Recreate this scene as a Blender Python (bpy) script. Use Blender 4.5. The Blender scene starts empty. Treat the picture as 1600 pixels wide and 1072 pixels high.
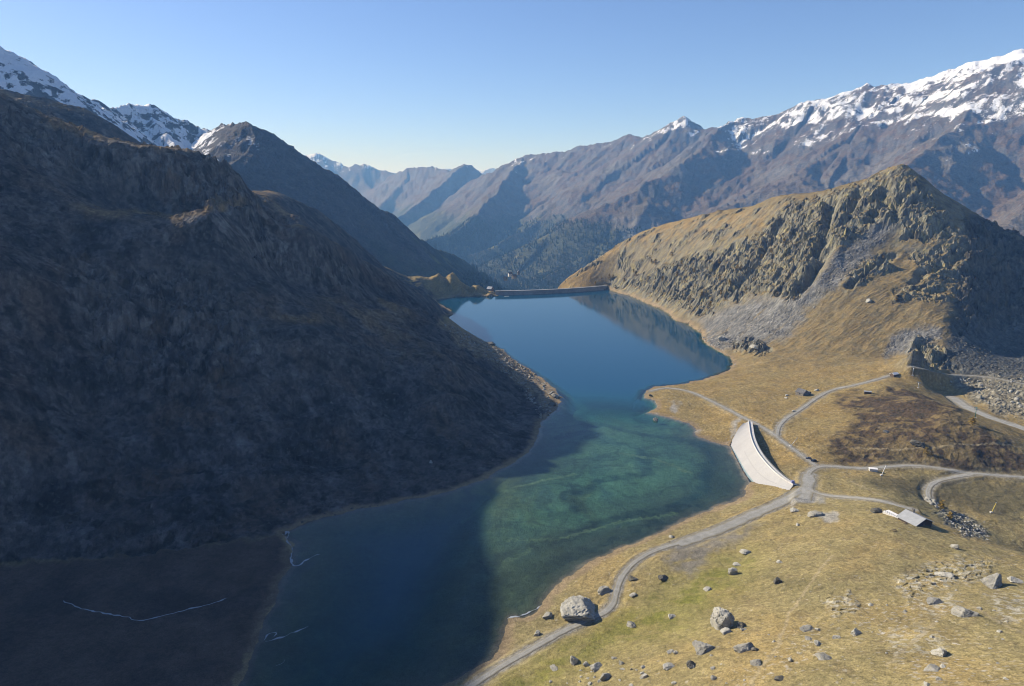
import bpy, math, random
import numpy as np
from mathutils import Vector
R = math.radians
SC = bpy.context.scene
COL = SC.collection
F32 = np.float32

# ------------------------------------------------------------------ camera
CAM_H, PITCH, FPX = 200.0, R(12.3), 1081.0
cam_d = bpy.data.cameras.new("camera")
cam = bpy.data.objects.new("camera", cam_d)
COL.objects.link(cam)
cam.location = (0, 0, CAM_H)
cam.rotation_euler = (R(90) - PITCH, 0, 0)
cam_d.sensor_width = 36
cam_d.lens = 36 * FPX / 1600
cam_d.clip_start = 1
cam_d.clip_end = 120000
SC.camera = cam

# ------------------------------------------------------------------ light
SUN_AZ, SUN_EL = R(28), R(28)       # sun stands to the left, a little beyond the lake
SUN_DIR = Vector((-math.cos(SUN_AZ) * math.cos(SUN_EL), math.sin(SUN_AZ) * math.cos(SUN_EL), math.sin(SUN_EL)))
sd_ = bpy.data.lights.new("sun", 'SUN')
sd_.energy = 5.0
sd_.angle = R(0.53)
sd_.color = (1.0, 0.94, 0.86)
sun = bpy.data.objects.new("sun", sd_)
COL.objects.link(sun)
sun.rotation_euler = SUN_DIR.to_track_quat('Z', 'Y').to_euler()
W = bpy.data.worlds.new("World")
SC.world = W
W.use_nodes = True
wn, wl = W.node_tree.nodes, W.node_tree.links
sky = wn.new('ShaderNodeTexSky')
sky.sky_type = 'NISHITA'
sky.sun_disc = False
sky.sun_elevation = SUN_EL
sky.sun_rotation = math.atan2(SUN_DIR.x, SUN_DIR.y)
sky.altitude = 2400
sky.air_density = 1.0
sky.dust_density = 1.0
sky.ozone_density = 6.5
wn['Background'].inputs['Strength'].default_value = 0.095
tint = wn.new('ShaderNodeMix'); tint.data_type = 'RGBA'; tint.blend_type = 'MULTIPLY'; tint.inputs[0].default_value = 1; tint.inputs[7].default_value = (1.15, .965, .985, 1)
wl.new(sky.outputs[0], tint.inputs[6]); wl.new(tint.outputs[2], wn['Background'].inputs['Color'])
SC.view_settings.view_transform = 'Standard'
SC.view_settings.look = 'None'
SC.view_settings.exposure = 0.75
SC.view_settings.gamma = 1
SC.render.engine = 'CYCLES'
SC.cycles.use_denoising = True
SC.cycles.denoising_prefilter = 'ACCURATE'
SC.cycles.denoiser = 'OPENIMAGEDENOISE'
SC.cycles.filter_width = 1.0
SC.cycles.max_bounces = 6
SC.cycles.diffuse_bounces = 2
SC.cycles.glossy_bounces = 2
SC.cycles.transmission_bounces = 2
SC.cycles.volume_bounces = 0
SC.cycles.transparent_max_bounces = 6
SC.cycles.caustics_reflective = False
SC.cycles.caustics_refractive = False
SC.cycles.sample_clamp_indirect = 4

# ------------------------------------------------------------------ helpers: pixels of the survey photo -> points on the ground
CP, SP = math.cos(PITCH), math.sin(PITCH)
def ray(px, py):
    u, v = (px - 800) / FPX, (536 - py) / FPX
    return u, CP + v * SP, -SP + v * CP
def P(px, py, Y):
    u, fy, fz = ray(px, py)
    return (u / fy * Y, Y, CAM_H + fz / fy * Y)
def Wz(px, py, z=0.0):
    u, fy, fz = ray(px, py)
    t = (z - CAM_H) / fz
    return (u * t, fy * t, z)
def project(X, Y, Z):
    d = CP * Y - SP * (Z - CAM_H)
    d = np.maximum(d, 1.0)
    return 800 + FPX * X / d, 536 - FPX * (SP * Y + CP * (Z - CAM_H)) / d

_rng = np.random.RandomState(7)
PERM = np.concatenate([_rng.permutation(256)] * 2).astype(np.int32)
_ga = np.linspace(0, 2 * np.pi, 256, endpoint=False)
GX, GY = np.cos(_ga).astype(F32), np.sin(_ga).astype(F32)
def pnoise(x, y, seed=0):
    x = np.asarray(x, F32) + F32(seed * 17.31); y = np.asarray(y, F32) + F32(seed * 9.77)
    xf, yf = np.floor(x), np.floor(y)
    xi, yi = xf.astype(np.int32) & 255, yf.astype(np.int32) & 255
    x = x - xf; y = y - yf
    u = x * x * x * (x * (x * 6 - 15) + 10); v = y * y * y * (y * (y * 6 - 15) + 10)
    x1 = (xi + 1) & 255; y1 = (yi + 1) & 255
    pa, pb = PERM[xi], PERM[x1]
    def g(h, a, b): return GX[h] * a + GY[h] * b
    n00 = g(PERM[pa + yi], x, y); n10 = g(PERM[pb + yi], x - 1, y)
    n01 = g(PERM[pa + y1], x, y - 1); n11 = g(PERM[pb + y1], x - 1, y - 1)
    a = n00 + u * (n10 - n00); b = n01 + u * (n11 - n01)
    return (a + v * (b - a)) * F32(1.5)
def fbm(x, y, o=4, seed=0, gain=0.5, lac=2.03):
    s = 0; a = 1.0; f = 1.0; t = 0
    for i in range(o):
        s = s + a * pnoise(x * f, y * f, seed + i * 3); t += a; a *= gain; f *= lac
    return s / t
def ridged(x, y, o=4, seed=0, gain=0.5, lac=2.07):
    s = 0; a = 1.0; f = 1.0; t = 0
    for i in range(o):
        n = 1 - np.abs(pnoise(x * f, y * f, seed + i * 3)); s = s + a * n * n; t += a; a *= gain; f *= lac
    return s / t
_rr = np.random.RandomState(11)
RT = [_rr.rand(256).astype(F32) for _ in range(4)]
def facets(x, y, seed=0, tilt=1.0):
    # angular blocks: every point takes the tilted plane of its nearest cell
    x = np.asarray(x, F32) + F32(seed * 13.7); y = np.asarray(y, F32) + F32(seed * 5.3)
    xf, yf = np.floor(x), np.floor(y); xi, yi = xf.astype(np.int32), yf.astype(np.int32)
    best = np.full(x.shape, 9., F32); out = np.zeros(x.shape, F32); hid = np.zeros(x.shape, np.int32)
    for ox in (-1, 0, 1):
        for oy in (-1, 0, 1):
            h = PERM[PERM[(xi + ox) & 255] + ((yi + oy) & 255)]
            dx = xf + ox + RT[0][h] - x; dy = yf + oy + RT[1][h] - y
            d = dx * dx + dy * dy; m = d < best
            best = np.where(m, d, best)
            out = np.where(m, RT[2][h] - .5 + tilt * ((RT[3][h] - .5) * dx + (RT[0][(h + 91) & 255] - .5) * dy), out); hid = np.where(m, h, hid)
    return out, RT[3][hid]
def on(mask, fn):
    sel = mask > .02; o = np.zeros(mask.shape, F32)
    if sel.any(): o[sel] = fn(sel)
    return o * mask
def sstep(a, b, x):
    t = np.clip((x - a) / (b - a), 0, 1)
    return t * t * (3 - 2 * t)
def lerp(a, b, t): return a + (b - a) * t
def seg_dist(X, Y, pts, closed=False):
    d = np.full(X.shape, 1e9, F32)
    n = len(pts)
    for i in range(n if closed else n - 1):
        ax, ay = pts[i][:2]; bx, by = pts[(i + 1) % n][:2]
        ex, ey = bx - ax, by - ay
        L = ex * ex + ey * ey + 1e-9
        t = np.clip(((X - ax) * ex + (Y - ay) * ey) / L, 0, 1)
        d = np.minimum(d, (X - ax - t * ex) ** 2 + (Y - ay - t * ey) ** 2)
    return np.sqrt(d)
def in_poly(X, Y, pts):
    c = np.zeros(X.shape, bool); n = len(pts)
    for i in range(n):
        ax, ay = pts[i][:2]; bx, by = pts[(i + 1) % n][:2]
        if ay == by: continue
        c ^= ((ay > Y) != (by > Y)) & (X < (bx - ax) * (Y - ay) / (by - ay) + ax)
    return c
def smooth_line(pts, k=3):
    pts = np.array(pts, float)
    for _ in range(k):
        q = 0.75 * pts[:-1] + 0.25 * pts[1:]; r = 0.25 * pts[:-1] + 0.75 * pts[1:]
        m = np.empty((2 * len(q), pts.shape[1])); m[0::2] = q; m[1::2] = r
        pts = np.vstack([pts[:1], m, pts[-1:]])
    return pts
def resample(pts, step):
    pts = np.asarray(pts, float)
    s = np.concatenate([[0], np.cumsum(np.linalg.norm(np.diff(pts[:, :2], axis=0), axis=1))])
    n = max(2, int(s[-1] / step) + 1)
    t = np.linspace(0, s[-1], n)
    return np.stack([np.interp(t, s, pts[:, i]) for i in range(pts.shape[1])], 1)

# ------------------------------------------------------------------ lake outline (at water level)
LEFT_SHORE = [(300,1170),(340,1110),(375,1072),(398,1010),(412,975),(430,938),(437,912),(458,886),(452,868),(462,850),(440,836),(482,814),(550,798),
 (640,781),(720,764),(770,741),(818,714),(838,688),(846,657),(868,642),(878,622),(868,608),(848,592),(826,576),(800,560),(786,546),(752,531),
 (728,517),(697,506),(690,500),(708,491),(704,484),(684,473),(682,468),(704,465),(742,463),(764,464),(779,462)]
DAM_LINE = [(779,461.2),(815,460.6),(850,459.2),(880,457.8),(912,455.6),(948,452.4)]
RIGHT_SHORE = [(962,457),(985,463),(1015,476),(1045,490),(1052,500),(1075,507),(1095,522),(1100,536),(1120,548),(1140,558),(1146,569),(1135,581),
 (1100,592),(1060,601),(1022,604),(1008,611),(1006,622),(1024,626),(1026,637),(1012,644),(1040,651),(1060,657),(1076,660),(1088,672),(1086,680),(1112,690),
 (1140,696),(1151,716),(1161,735),(1172,752),(1164,765),(1163,778),(1130,790),(1090,803),(1045,825),(1000,845),(960,860),
 (920,880),(880,905),(855,928),(848,944),(820,966),(796,965),(786,985),(789,1004),(770,1030),(740,1050),(690,1068),(640,1085),(600,1120),(560,1170)]
LAKE = [Wz(*p)[:2] for p in LEFT_SHORE + DAM_LINE + RIGHT_SHORE]
_dam_back = [(x, y + 40) for x, y in [Wz(*p)[:2] for p in DAM_LINE]]

# ------------------------------------------------------------------ survey points of the near ground
C = []
def cz(z, *pp):
    for p in pp: C.append(Wz(p[0], p[1], p[2] if len(p) > 2 else z))
def cy(*pp):
    for p in pp: C.append(P(*p))
def line(pts, step=25):
    for q in resample([P(*p) for p in pts], step): C.append(tuple(q))
def linez(pts, step=25):
    for q in resample([Wz(*p) for p in pts], step): C.append(tuple(q))
for q in resample([(*p, 0.0) for p in LAKE if p[1] < 1500], 22): C.append(tuple(q))
# left mountain
line([(0,146,720),(49,171,730),(94,191,735),(128,203,730),(169,216,730),(210,225,740),(240,231,745),(259,229,750),(300,233,770),(334,245,790),(356,258,800),(369,275,805),(379,290,815)])
line([(384,297,1010),(400,298,1050),(416,299,1080),(443,310,1130),(484,329,1190),(502,340,1220),(525,363,1255),(544,382,1280),(578,405,1310),(603,421,1335),(637,433,1355)])
cy((420,350,860),(470,376,880),(520,404,965),(560,430,1045),(610,456,1120),(650,474,1180),(400,335,880),(440,352,930))
line([(187,331,630),(214,336,640),(270,337,650),(300,338,655),(330,328,660),(360,325,690),(394,327,720),(454,352,745),(500,374,800),(541,400,870),(578,422,940),(625,446,1010),(656,462,1060),(690,481,1110),(706,490,1136)])
line([(430,420,690),(520,448,720),(600,473,755),(634,481,760),(678,502,770),(720,536,770),(767,564,752),(809,589,725),(840,617,672)])
line([(-60,140,1150),(40,154,1150),(75,157,1150),(125,169,1150),(150,178,1150),(180,200,1150),(205,222,1150),(240,245,1150)])
line([(650,436,1352),(662,437,1360),(680,440,1370)]); cz(0,(700,452,12),(720,454,12),(745,455,9),(766,456,9),(732,456,7),(690,460,5),(745,461,3)); cy((716,472,1480),(760,478,1480),(690,470,1500))
cy((250,600,480),(250,450,560),(250,720,425),(500,600,530),(500,500,592),(500,700,482),(700,620,560),(700,560,625),(620,650,540),(620,560,610),(780,650,600),(780,600,660),
   (0,400,490),(0,600,412),(0,750,366),(0,250,610),(120,300,640),(120,500,500),(120,400,560),(130,240,705),(120,640,445),(370,600,500),(370,480,575),(370,400,630),(370,700,445),
   (-250,400,440),(-250,700,330))
for q in ((-700,400,330),(-700,440,375),(-700,480,398),(-700,540,410),(-700,600,414),(-700,650,418),(-705,700,412),(-690,745,385),(-620,715,358),(-820,520,360),(-820,420,320),(-900,640,400),(-560,480,215),(-560,400,150),(-560,570,262),(-1000,800,450),(-640,330,170),(-760,300,220),(-760,360,290)): C.append(q)
cz(0, (100,830,14),(250,800,14),(200,866,4.5),(60,880,6),(350,846,4),(420,832,3),(0,890,7),(0,1000,3.5),(200,1000,1.6),(320,900,1.8),(380,950,1.0),(0,1072,4),(150,940,2),(200,1100,1),(-200,900,14),(-200,1060,9),(300,980,.9),(340,1050,.8),(100,1180,3),(-100,1180,6),(260,1180,.8))
line([(190,328,675),(214,333,685),(270,334,695),(300,335,700)]); cy((100,240,930),(160,258,930),(40,222,930),(215,275,930),(0,205,930),(300,318,1120),(345,316,1130),(255,302,1130),(400,322,1230),(440,332,1270),(500,364,1310),(560,408,1345))
# narrow sunny shelves just below the crests
SHELF = []
for ln in ([(0,146,720),(49,171,730),(94,191,735),(128,203,730),(169,216,730),(210,225,740),(259,230,750)], [(390,298,1025),(416,299,1080),(443,310,1130),(484,329,1190),(525,363,1255),(578,405,1310),(637,433,1355)],
           [(454,352,745),(500,374,800),(541,400,870),(578,422,940),(625,446,1010),(656,462,1060),(690,481,1110)], [(187,331,630),(214,336,640),(270,337,650),(330,328,660)]):
    SHELF.append([P(*p)[:2] for p in ln])
    q = resample([P(*p) for p in ln], 20); tq = np.gradient(q[:, :2], axis=0); tq /= np.linalg.norm(tq, axis=1)[:, None]
    for (x, y, z), (a, b) in zip(q, tq):
        nx_, ny_ = (b, -a) if b * .6 + a * .8 > 0 else (-b, a)
        C.append((x + 13 * nx_, y + 13 * ny_, z - .6)); C.append((x + 25 * nx_, y + 25 * ny_, z - 4.0)); C.append((x - 16 * nx_, y - 16 * ny_, z - 1.5))
# right hill
line([(872,447,1480),(890,431,1490),(920,411,1510),(960,386,1530),(1000,362,1540),(1049,347,1480),(1131,330,1350),(1165,327,1310),(1210,306,1250),(1262,306,1190),(1300,295,1150),(1345,283,1100),(1375,268,1070),(1412,255,1050),
      (1431,268,1055),(1457,295,1065),(1487,311,1080),(1525,347,1100),(1555,370,1110),(1600,383,1115),(1700,410,1120),(1900,450,1150)])
line([(1412,256,1048),(1440,300,1000),(1478,340,955),(1503,372,925),(1505,400,905),(1500,440,860),(1490,480,805),(1478,520,755),(1455,552,715)],18)
cy((1300,450,880),(1300,380,975),(1250,430,940),(1200,480,925),(1200,400,1075),(1200,350,1180),(1400,400,930),(1400,320,1000),(1400,500,795),(1100,460,1090),(1100,400,1240),(1030,430,1320),(1000,400,1430),(1330,500,815),
   (1050,460,1200),(1530,540,765))
for q in ((1440,300,1000),(1478,340,955),(1503,372,925),(1505,400,905),(1500,440,860),(1490,480,805)):
    q = P(*q)
    for d_, z_ in ((22, 15), (50, 37), (95, 68), (150, 95)): C.append((q[0] + .91 * d_, q[1] - .42 * d_, max(q[2] - z_, 18 + .15 * max(0, q[1] - 760))))
cz(0,(1450,562,28),(1436,545,47),(1448,553,42),(1560,552,22),(1600,560,22),(1300,562,17),(1395,560,22),(1400,585,20),(1340,590,15),(1240,555,15),(1190,560,9),(1170,575,4),(1200,600,7),(1255,616,9),(1300,610,11),(1355,616,15),(1150,600,4.5),(1100,615,3),(1050,620,2.2),(1120,650,3),(1090,650,1.6),(1150,640,6))
cz(0,(1390,596,22),(1440,622,27),(1490,646,28),(1520,662,26),(1560,682,21),(1600,706,15),(1350,650,16.5),(1400,690,17),(1300,690,11.5),(1450,690,20),(1500,706,17),(1550,722,12.5),(1250,665,8.5),(1300,650,12),
   (1428,590,20),(1452,604,11),(1505,636,6),(1560,656,8),(1600,672,7),(1550,605,15),(1600,625,14),(1490,588,16),(1478,614,5),(1440,600,17),(1700,700,8),(1750,620,20))
# dam, junction, road
cz(0,(1172,659,8.5),(1190,668,8),(1200,700,4.5),(1215,720,5),(1232,738,7),(1243,762,9.5),(1262,755,9),(1275,727,9.5),(1240,702,8.5),(1215,683,8),(1160,652,7),(1110,625,4.5),(1060,608,2.4),(1350,733,9.3),(1430,727,9.2),(1530,741,8.2),(1600,746,7.5),(1700,755,7))
cz(0,(1330,755,11),(1400,760,11),(1430,775,9),(1500,765,4.5),(1560,775,3),(1600,790,2.5),(1480,748,7),(1450,768,6.5),(1455,786,4),(1500,812,1),(1560,845,-2),(1600,862,-5),(1680,830,0),(1700,900,-6),(1550,815,1.5))
# near grass hill
cz(0,(735,1072,3.2),(850,1000,3.5),(945,958,4),(970,905,4),(1020,858,4.2),(1120,828,5.5),(1215,785,8),(1180,780,4),(1050,840,2.2),(900,930,3),(905,950,3.2),
   (1285,775,11),(1330,778,14),(1380,782,18),(1405,792,21),(1415,808,23),(1440,815,23),(1470,830,24),(1520,847,26),(1560,858,27),(1600,870,28),(1700,900,30),
   (1300,830,23),(1250,800,14),(1230,830,15),(1170,860,12),(1130,880,9.5),(1050,900,8),(1000,930,6.5),(1000,985,9),(1128,968,25),(1200,900,24),(1080,930,13),(1300,900,34),(1400,860,31),(1400,960,46),(1500,900,38),(1600,980,54),
   (900,1072,14),(1000,1072,27),(1100,1072,38),(1250,1072,52),(1400,1072,62),(1600,1072,75),(1800,1072,86),(1800,950,55),(820,1072,7),(900,1030,9.5),(1000,1030,19),(1100,1010,29),(1250,980,39),
   (800,1250,12),(1000,1250,36),(1300,1250,72),(1600,1250,98),(1900,1250,115),(700,1180,4))
# behind the skylines
for px in (-200, 0, 100, 200): cy((px, 330, 1500)); cy((px, 380, 1900))
for px, py in ((300, 330), (400, 360), (500, 410), (600, 470), (700, 480)): cy((px, py, 1500)); cy((px, py + 40, 1900))
for px in (770, 800, 830, 860): cy((px, 500, 1470)); cy((px, 520, 1600)); cy((px, 520, 1900))
cy((900, 480, 1650), (950, 460, 1750), (1000, 430, 1750), (1100, 400, 1650), (1200, 380, 1500), (1300, 380, 1400), (1400, 370, 1300), (1500, 420, 1300), (1600, 430, 1300), (1750, 450, 1300))
for px in (950, 1100, 1250, 1400, 1550, 1700): cy((px, 440, 1950))
for q in ((-125,845,60),(-150,858,72),(-172,862,88),(-95,830,46),(-165,835,84),(-180,815,98),(-140,880,66),(-190,790,112),(-185,760,118),(-290,960,170),(-270,920,150),(-320,985,180)): C.append(q)
C = np.array(C)
def rbf_fit(C, lam=0.6):
    n = len(C); s = 100.0
    p = C[:, :2] / s
    r = np.sqrt(((p[:, None] - p[None]) ** 2).sum(-1))
    A = np.zeros((n + 3, n + 3)); A[:n, :n] = -r + np.eye(n) * (lam / s)
    Q = np.c_[np.ones(n), p]; A[:n, n:] = Q; A[n:, :n] = Q.T
    b = np.concatenate([C[:, 2], np.zeros(3)])
    w = np.linalg.solve(A, b)
    return p, w, s
_p, _w, _s = rbf_fit(C)
GX0, GX1, GY0, GY1, GD = -1560.0, 1560.0, 60.0, 2060.0, 5.0
gx = np.arange(GX0, GX1 + .1, GD); gy = np.arange(GY0, GY1 + .1, GD)
gX, gY = np.meshgrid(gx, gy)
def _rbf_eval(X, Y):
    out = np.empty(X.size); x = X.ravel() / _s; y = Y.ravel() / _s; n = len(_p)
    for i in range(0, x.size, 20000):
        a, b = x[i:i + 20000], y[i:i + 20000]
        r = np.sqrt((a[:, None] - _p[None, :, 0]) ** 2 + (b[:, None] - _p[None, :, 1]) ** 2)
        out[i:i + 20000] = -r @ _w[:n] + _w[n] + _w[n + 1] * a + _w[n + 2] * b
    return out.reshape(X.shape)
G_H = _rbf_eval(gX, gY)
def bil(G, X, Y):
    fx = np.clip((X - GX0) / GD, 0, len(gx) - 1.001); fy = np.clip((Y - GY0) / GD, 0, len(gy) - 1.001)
    i, j = fx.astype(int), fy.astype(int); u = (fx - i).astype(F32); v = (fy - j).astype(F32)
    return (G[j, i] * (1 - u) * (1 - v) + G[j, i + 1] * u * (1 - v) + G[j + 1, i] * (1 - u) * v + G[j + 1, i + 1] * u * v).astype(F32)

# ------------------------------------------------------------------ far mountains: ridge lines
RIDGES = [  # (points (px, py, distance), steepness, gully size)
 ([(1900,10,4200),(1700,40,4250),(1600,72,4300),(1550,90,4450),(1480,110,4600),(1450,125,4650),(1400,130,4800),(1355,132,4900),(1300,150,5000),(1275,157,5050),(1250,163,5100),(1215,180,5200),(1150,187,5300),(1130,199,5600),
   (1105,201,5800),(1085,195,5900),(1068,182,6000),(1050,191,6050),(1030,205,6150),(1005,217,6300),(980,211,6500),(950,220,6700),(905,231,7000),(880,238,7100),(850,240,7200),(820,243,7400),(800,253,7550),(775,268,7800),(745,280,8000)], .62, 1),
 ([(1150,188,5300),(1118,212,5000),(1085,236,4750),(1040,268,4500),(1000,293,4350)], .66, .6),
 ([(1000,293,4350),(930,322,4280),(870,357,4200),(800,392,4150),(735,425,4100)], .58, .8),
 ([(1068,183,6000),(1020,226,5950),(990,256,5850),(960,276,5800),(915,298,5750),(868,318,5600),(840,345,5400),(780,383,5000),(720,402,4800)], .62, .8),
 ([(818,244,7400),(785,284,6500),(764,310,5900),(744,338,5450),(705,362,5050),(660,380,4750)], .85, .6),
 ([(727,256,9000),(690,287,8300),(655,316,7700),(615,348,7200)], .8, .6),
 ([(642,262,10500),(625,290,9800),(585,328,9000)], .75, .7),
 ([(1255,162,5100),(1235,215,4850),(1180,262,4600),(1100,300,4350),(1020,338,4150),(950,380,3900),(880,418,3700),(820,450,3500)], .5, .8),
 ([(1400,130,4800),(1370,180,4500),(1320,225,4250),(1250,268,4000),(1150,318,3800)], .5, .8),
 ([(1560,88,4400),(1530,160,3950),(1480,212,3550),(1425,252,3250),(1330,300,2950)], .6, .7),
 ([(1720,40,4250),(1680,150,4000),(1610,215,3700),(1560,262,3400),(1500,320,3000)], .5, .9),
 ([(1900,120,3600),(1750,220,3200),(1650,290,2900),(1580,340,2650)], .5, .9),
 ([(745,278,8800),(727,256,9000),(705,268,9400),(690,264,9800),(665,259,10200),(640,262,10500),(617,272,10800),(600,285,11000)], .65, .8),
 ([(640,278,10900),(620,272,11200),(600,266,11500),(567,256,11600),(540,259,11700),(515,248,11900),(497,238,12000),(480,242,12000),(440,235,12200),(380,250,12500)], .6, .8),
 ([(560,258,11600),(575,290,11000),(610,330,10000)], .6, .6),
 ([(500,240,12000),(520,280,11200),(560,320,10300)], .6, .6),
 ([(560,275,18000),(605,267,18000),(640,272,18000),(690,262,18000),(735,268,18000),(770,262,18000),(800,272,18000),(900,290,18000)], .5, .4),
 ([(-300,20,1950),(-150,40,2050),(0,74,2200),(12,77,2220),(40,95,2300),(60,110,2350),(95,130,2500),(128,157,2600),(150,156,2650),(165,165,2700),(185,168,2760),(205,165,2820),(225,162,2880),(250,172,2930),(280,185,2980),(315,200,3030),(335,199,3000),(350,197,2700),(365,196,2450),(390,192,2250)], .8, .7),
 ([(390,192,2250),(412,202,2260),(440,221,2280),(470,242,2320),(500,266,2380),(530,295,2450),(560,323,2520),(600,350,2620),(640,369,2720),(680,389,2830),(700,393,2870),(722,404,2930),(735,420,2990),(760,440,3080),(790,470,3200)], .8, .8),
 ([(391,194,2240),(399,216,2180),(386,238,2090),(352,262,1960),(318,288,1860)], .85, .6),
 ([(225,164,2880),(245,195,2750),(285,235,2550),(320,265,2350)], .75, .5),
]
RIDGE3 = [(np.array([P(*p) for p in r]), s, g) for r, s, g in RIDGES]
def far_height(X, Y):
    X = X.astype(F32); Y = Y.astype(F32)
    wx = X + 60 * fbm(X / 500, Y / 500, 3, 3); wy = Y + 60 * fbm(X / 500, Y / 500, 3, 11)
    wf = np.clip((Y - 2200) / 2500, 0.15, 1)
    wx = X + (wx - X) * wf; wy = Y + (wy - Y) * wf
    H = np.full(X.shape, -270, F32) + 0.10 * np.maximum(np.abs(X + 0.08 * Y - 100) - 500, 0)
    H = np.minimum(H, 200)
    for k, (pts, s, g) in enumerate(RIDGE3):
        best = np.full(X.shape, -9e9, F32); bt = np.zeros(X.shape, F32); bd = np.zeros(X.shape, F32)
        acc = 0.0
        reach = (pts[:, 2].max() + 320) / s * 1.15 + 300
        sel = (X > pts[:, 0].min() - reach) & (X < pts[:, 0].max() + reach) & (Y > pts[:, 1].min() - reach) & (Y < pts[:, 1].max() + reach)
        if not sel.any(): continue
        x, y = wx[sel], wy[sel]
        best = np.full(x.shape, -9e9, F32); bt = np.zeros(x.shape, F32); bd = np.zeros(x.shape, F32)
        for i in range(len(pts) - 1):
            a, b = pts[i], pts[i + 1]
            ex, ey = b[0] - a[0], b[1] - a[1]; L2 = ex * ex + ey * ey; L = math.sqrt(L2)
            t = np.clip(((x - a[0]) * ex + (y - a[1]) * ey) / L2, 0, 1).astype(F32)
            d = np.sqrt((x - a[0] - t * ex) ** 2 + (y - a[1] - t * ey) ** 2)
            h = a[2] + t * (b[2] - a[2]) - s * d
            m = h > best
            best = np.where(m, h, best); bt = np.where(m, acc + t * L, bt); bd = np.where(m, d, bd)
            acc += L
        gl = ridged(bt / 420 + k * 3.7, bd / 1500 + k, 2, 21) * 1.0 + 0.5 * ridged(bt / 150 + k, bd / 700, 2, 31)
        best = best + 0.12 * s * np.minimum(bd, 140) + g * (gl - 0.95) * np.minimum(bd * 0.30, 85) 
        H[sel] = np.maximum(H[sel], best)
    lf = sstep(-250, -600, X) * sstep(4200, 3300, Y); H = H + lf * sstep(-200, 100, H) * (24 * (ridged(X / 130, Y / 130, 4, 51, .55) - .58) + 7 * (ridged(X / 38, Y / 38, 3, 53) - .6))
    amp = np.clip((Y - 1500) / 1500, 0.25, 1.3)
    hi = sstep(-260, 150, H)
    H = H + amp * (0.25 + .75 * hi) * (46 * (ridged(X / 330, Y / 330, 5, 41, .55) - 0.55) + 10 * fbm(X / 60, Y / 60, 3, 47))
    return H

# ------------------------------------------------------------------ one polar sheet of ground round the viewpoint
NA = 1180
r1 = [95.0]
while r1[-1] < 20500:
    r = r1[-1]
    k = 0.0040 if r < 180 else 0.0022 if r < 600 else 0.0017 if r < 1450 else 0.003 if r < 1650 else 0.0042 if r < 9000 else 0.008
    r1.append(r * (1 + k))
RAD = np.array(r1); NR = len(RAD)
AZ = np.concatenate([np.linspace(R(-86), R(-42.5), 130)[:-1], np.linspace(R(-42.5), R(42.5), 1150), np.linspace(R(42.5), R(62), 60)[1:]]); NA = len(AZ)
tR, tA = np.meshgrid(RAD, AZ, indexing='ij')
TX = (tR * np.sin(tA)).astype(F32); TY = (tR * np.cos(tA)).astype(F32)
DIST = tR.astype(F32)
nearm = DIST < 2060
near_rows = int((RAD < 2060).sum())
HN = np.zeros(TX.shape, F32)
xs, ys = TX[:near_rows], TY[:near_rows]
wob = lambda x, y, a, l, s: a * pnoise(x / l, y / l, s)
base = bil(G_H, xs, ys)
# signed distance to the shore, with small bays
wgt = sstep(60, 0, seg_dist(xs, ys, [Wz(*p)[:2] for p in DAM_LINE]))
jx = xs + (1 - wgt) * (2.2 * pnoise(xs / 14, ys / 14, 61) + 1.0 * pnoise(xs / 5, ys / 5, 62)); jy = ys + (1 - wgt) * (2.2 * pnoise(xs / 14, ys / 14, 63) + 1.0 * pnoise(xs / 5, ys / 5, 64))
LAKE_B = LAKE[:len(LEFT_SHORE)] + _dam_back + LAKE[len(LEFT_SHORE) + len(DAM_LINE):]
SD = seg_dist(jx, jy, LAKE, True)
inl = in_poly(jx, jy, LAKE)
SDs = np.where(inl, -SD, SD).astype(F32)
PXn, PYn = project(xs, ys, np.maximum(base, 0))
jpx = PXn + 9 * pnoise(PXn / 26, PYn / 20, 71) + 4 * pnoise(PXn / 9, PYn / 7, 72); jpy = PYn + 6 * pnoise(PXn / 26, PYn / 20, 73) + 3 * pnoise(PXn / 9, PYn / 7, 74)
def pm(poly, soft=12, inset=0):
    d = seg_dist(jpx, jpy, poly, True); s = np.where(in_poly(jpx, jpy, poly), d, -d) - inset
    return sstep(-soft, soft, s).astype(F32)
# ---- zones (outlines read on the ground)
Z_left = pm([(-900,-200),(390,160),(640,430),(705,480),(690,505),(880,600),(885,640),(840,700),(700,775),(430,842),(200,872),(-900,930)], 8)
Z_cliffR = np.clip(pm([(950,448),(1010,432),(1060,405),(1120,392),(1180,372),(1240,318),(1340,285),(1412,252),(1440,285),(1470,320),(1500,370),(1420,372),(1380,350),(1330,372),(1285,400),(1245,445),(1230,470),(1180,455),(1140,470),(1100,492),(1040,482),(1000,470)], 9)
   + pm([(1320,432),(1375,395),(1395,405),(1380,425),(1330,450)], 6) + pm([(1420,395),(1500,375),(1510,440),(1440,430)], 8) * .8 + pm([(1400,450),(1460,440),(1500,452),(1490,470),(1400,470)], 6) * .7
   + pm([(1500,330),(1620,380),(1620,500),(1500,520),(1505,420)], 10) + pm([(1415,545),(1440,528),(1470,540),(1500,575),(1430,575)], 7) + pm([(1140,535),(1180,528),(1205,540),(1195,552),(1150,552)], 5) + pm([(1230,455),(1258,440),(1250,470),(1228,475)], 5), 0, 1)
Z_scree = np.clip(pm([(1350,360),(1400,345),(1385,372),(1320,440),(1260,480),(1240,520),(1180,545),(1110,545),(1100,515),(1160,480),(1230,480)], 10) + pm([(1390,535),(1405,515),(1460,510),(1470,530),(1420,550),(1385,560)], 7)
   + pm([(1500,510),(1640,480),(1640,585),(1500,590),(1480,560)], 9) + .8 * pm([(1090,495),(1180,462),(1240,470),(1160,510),(1110,535)], 9), 0, 1)
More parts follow.
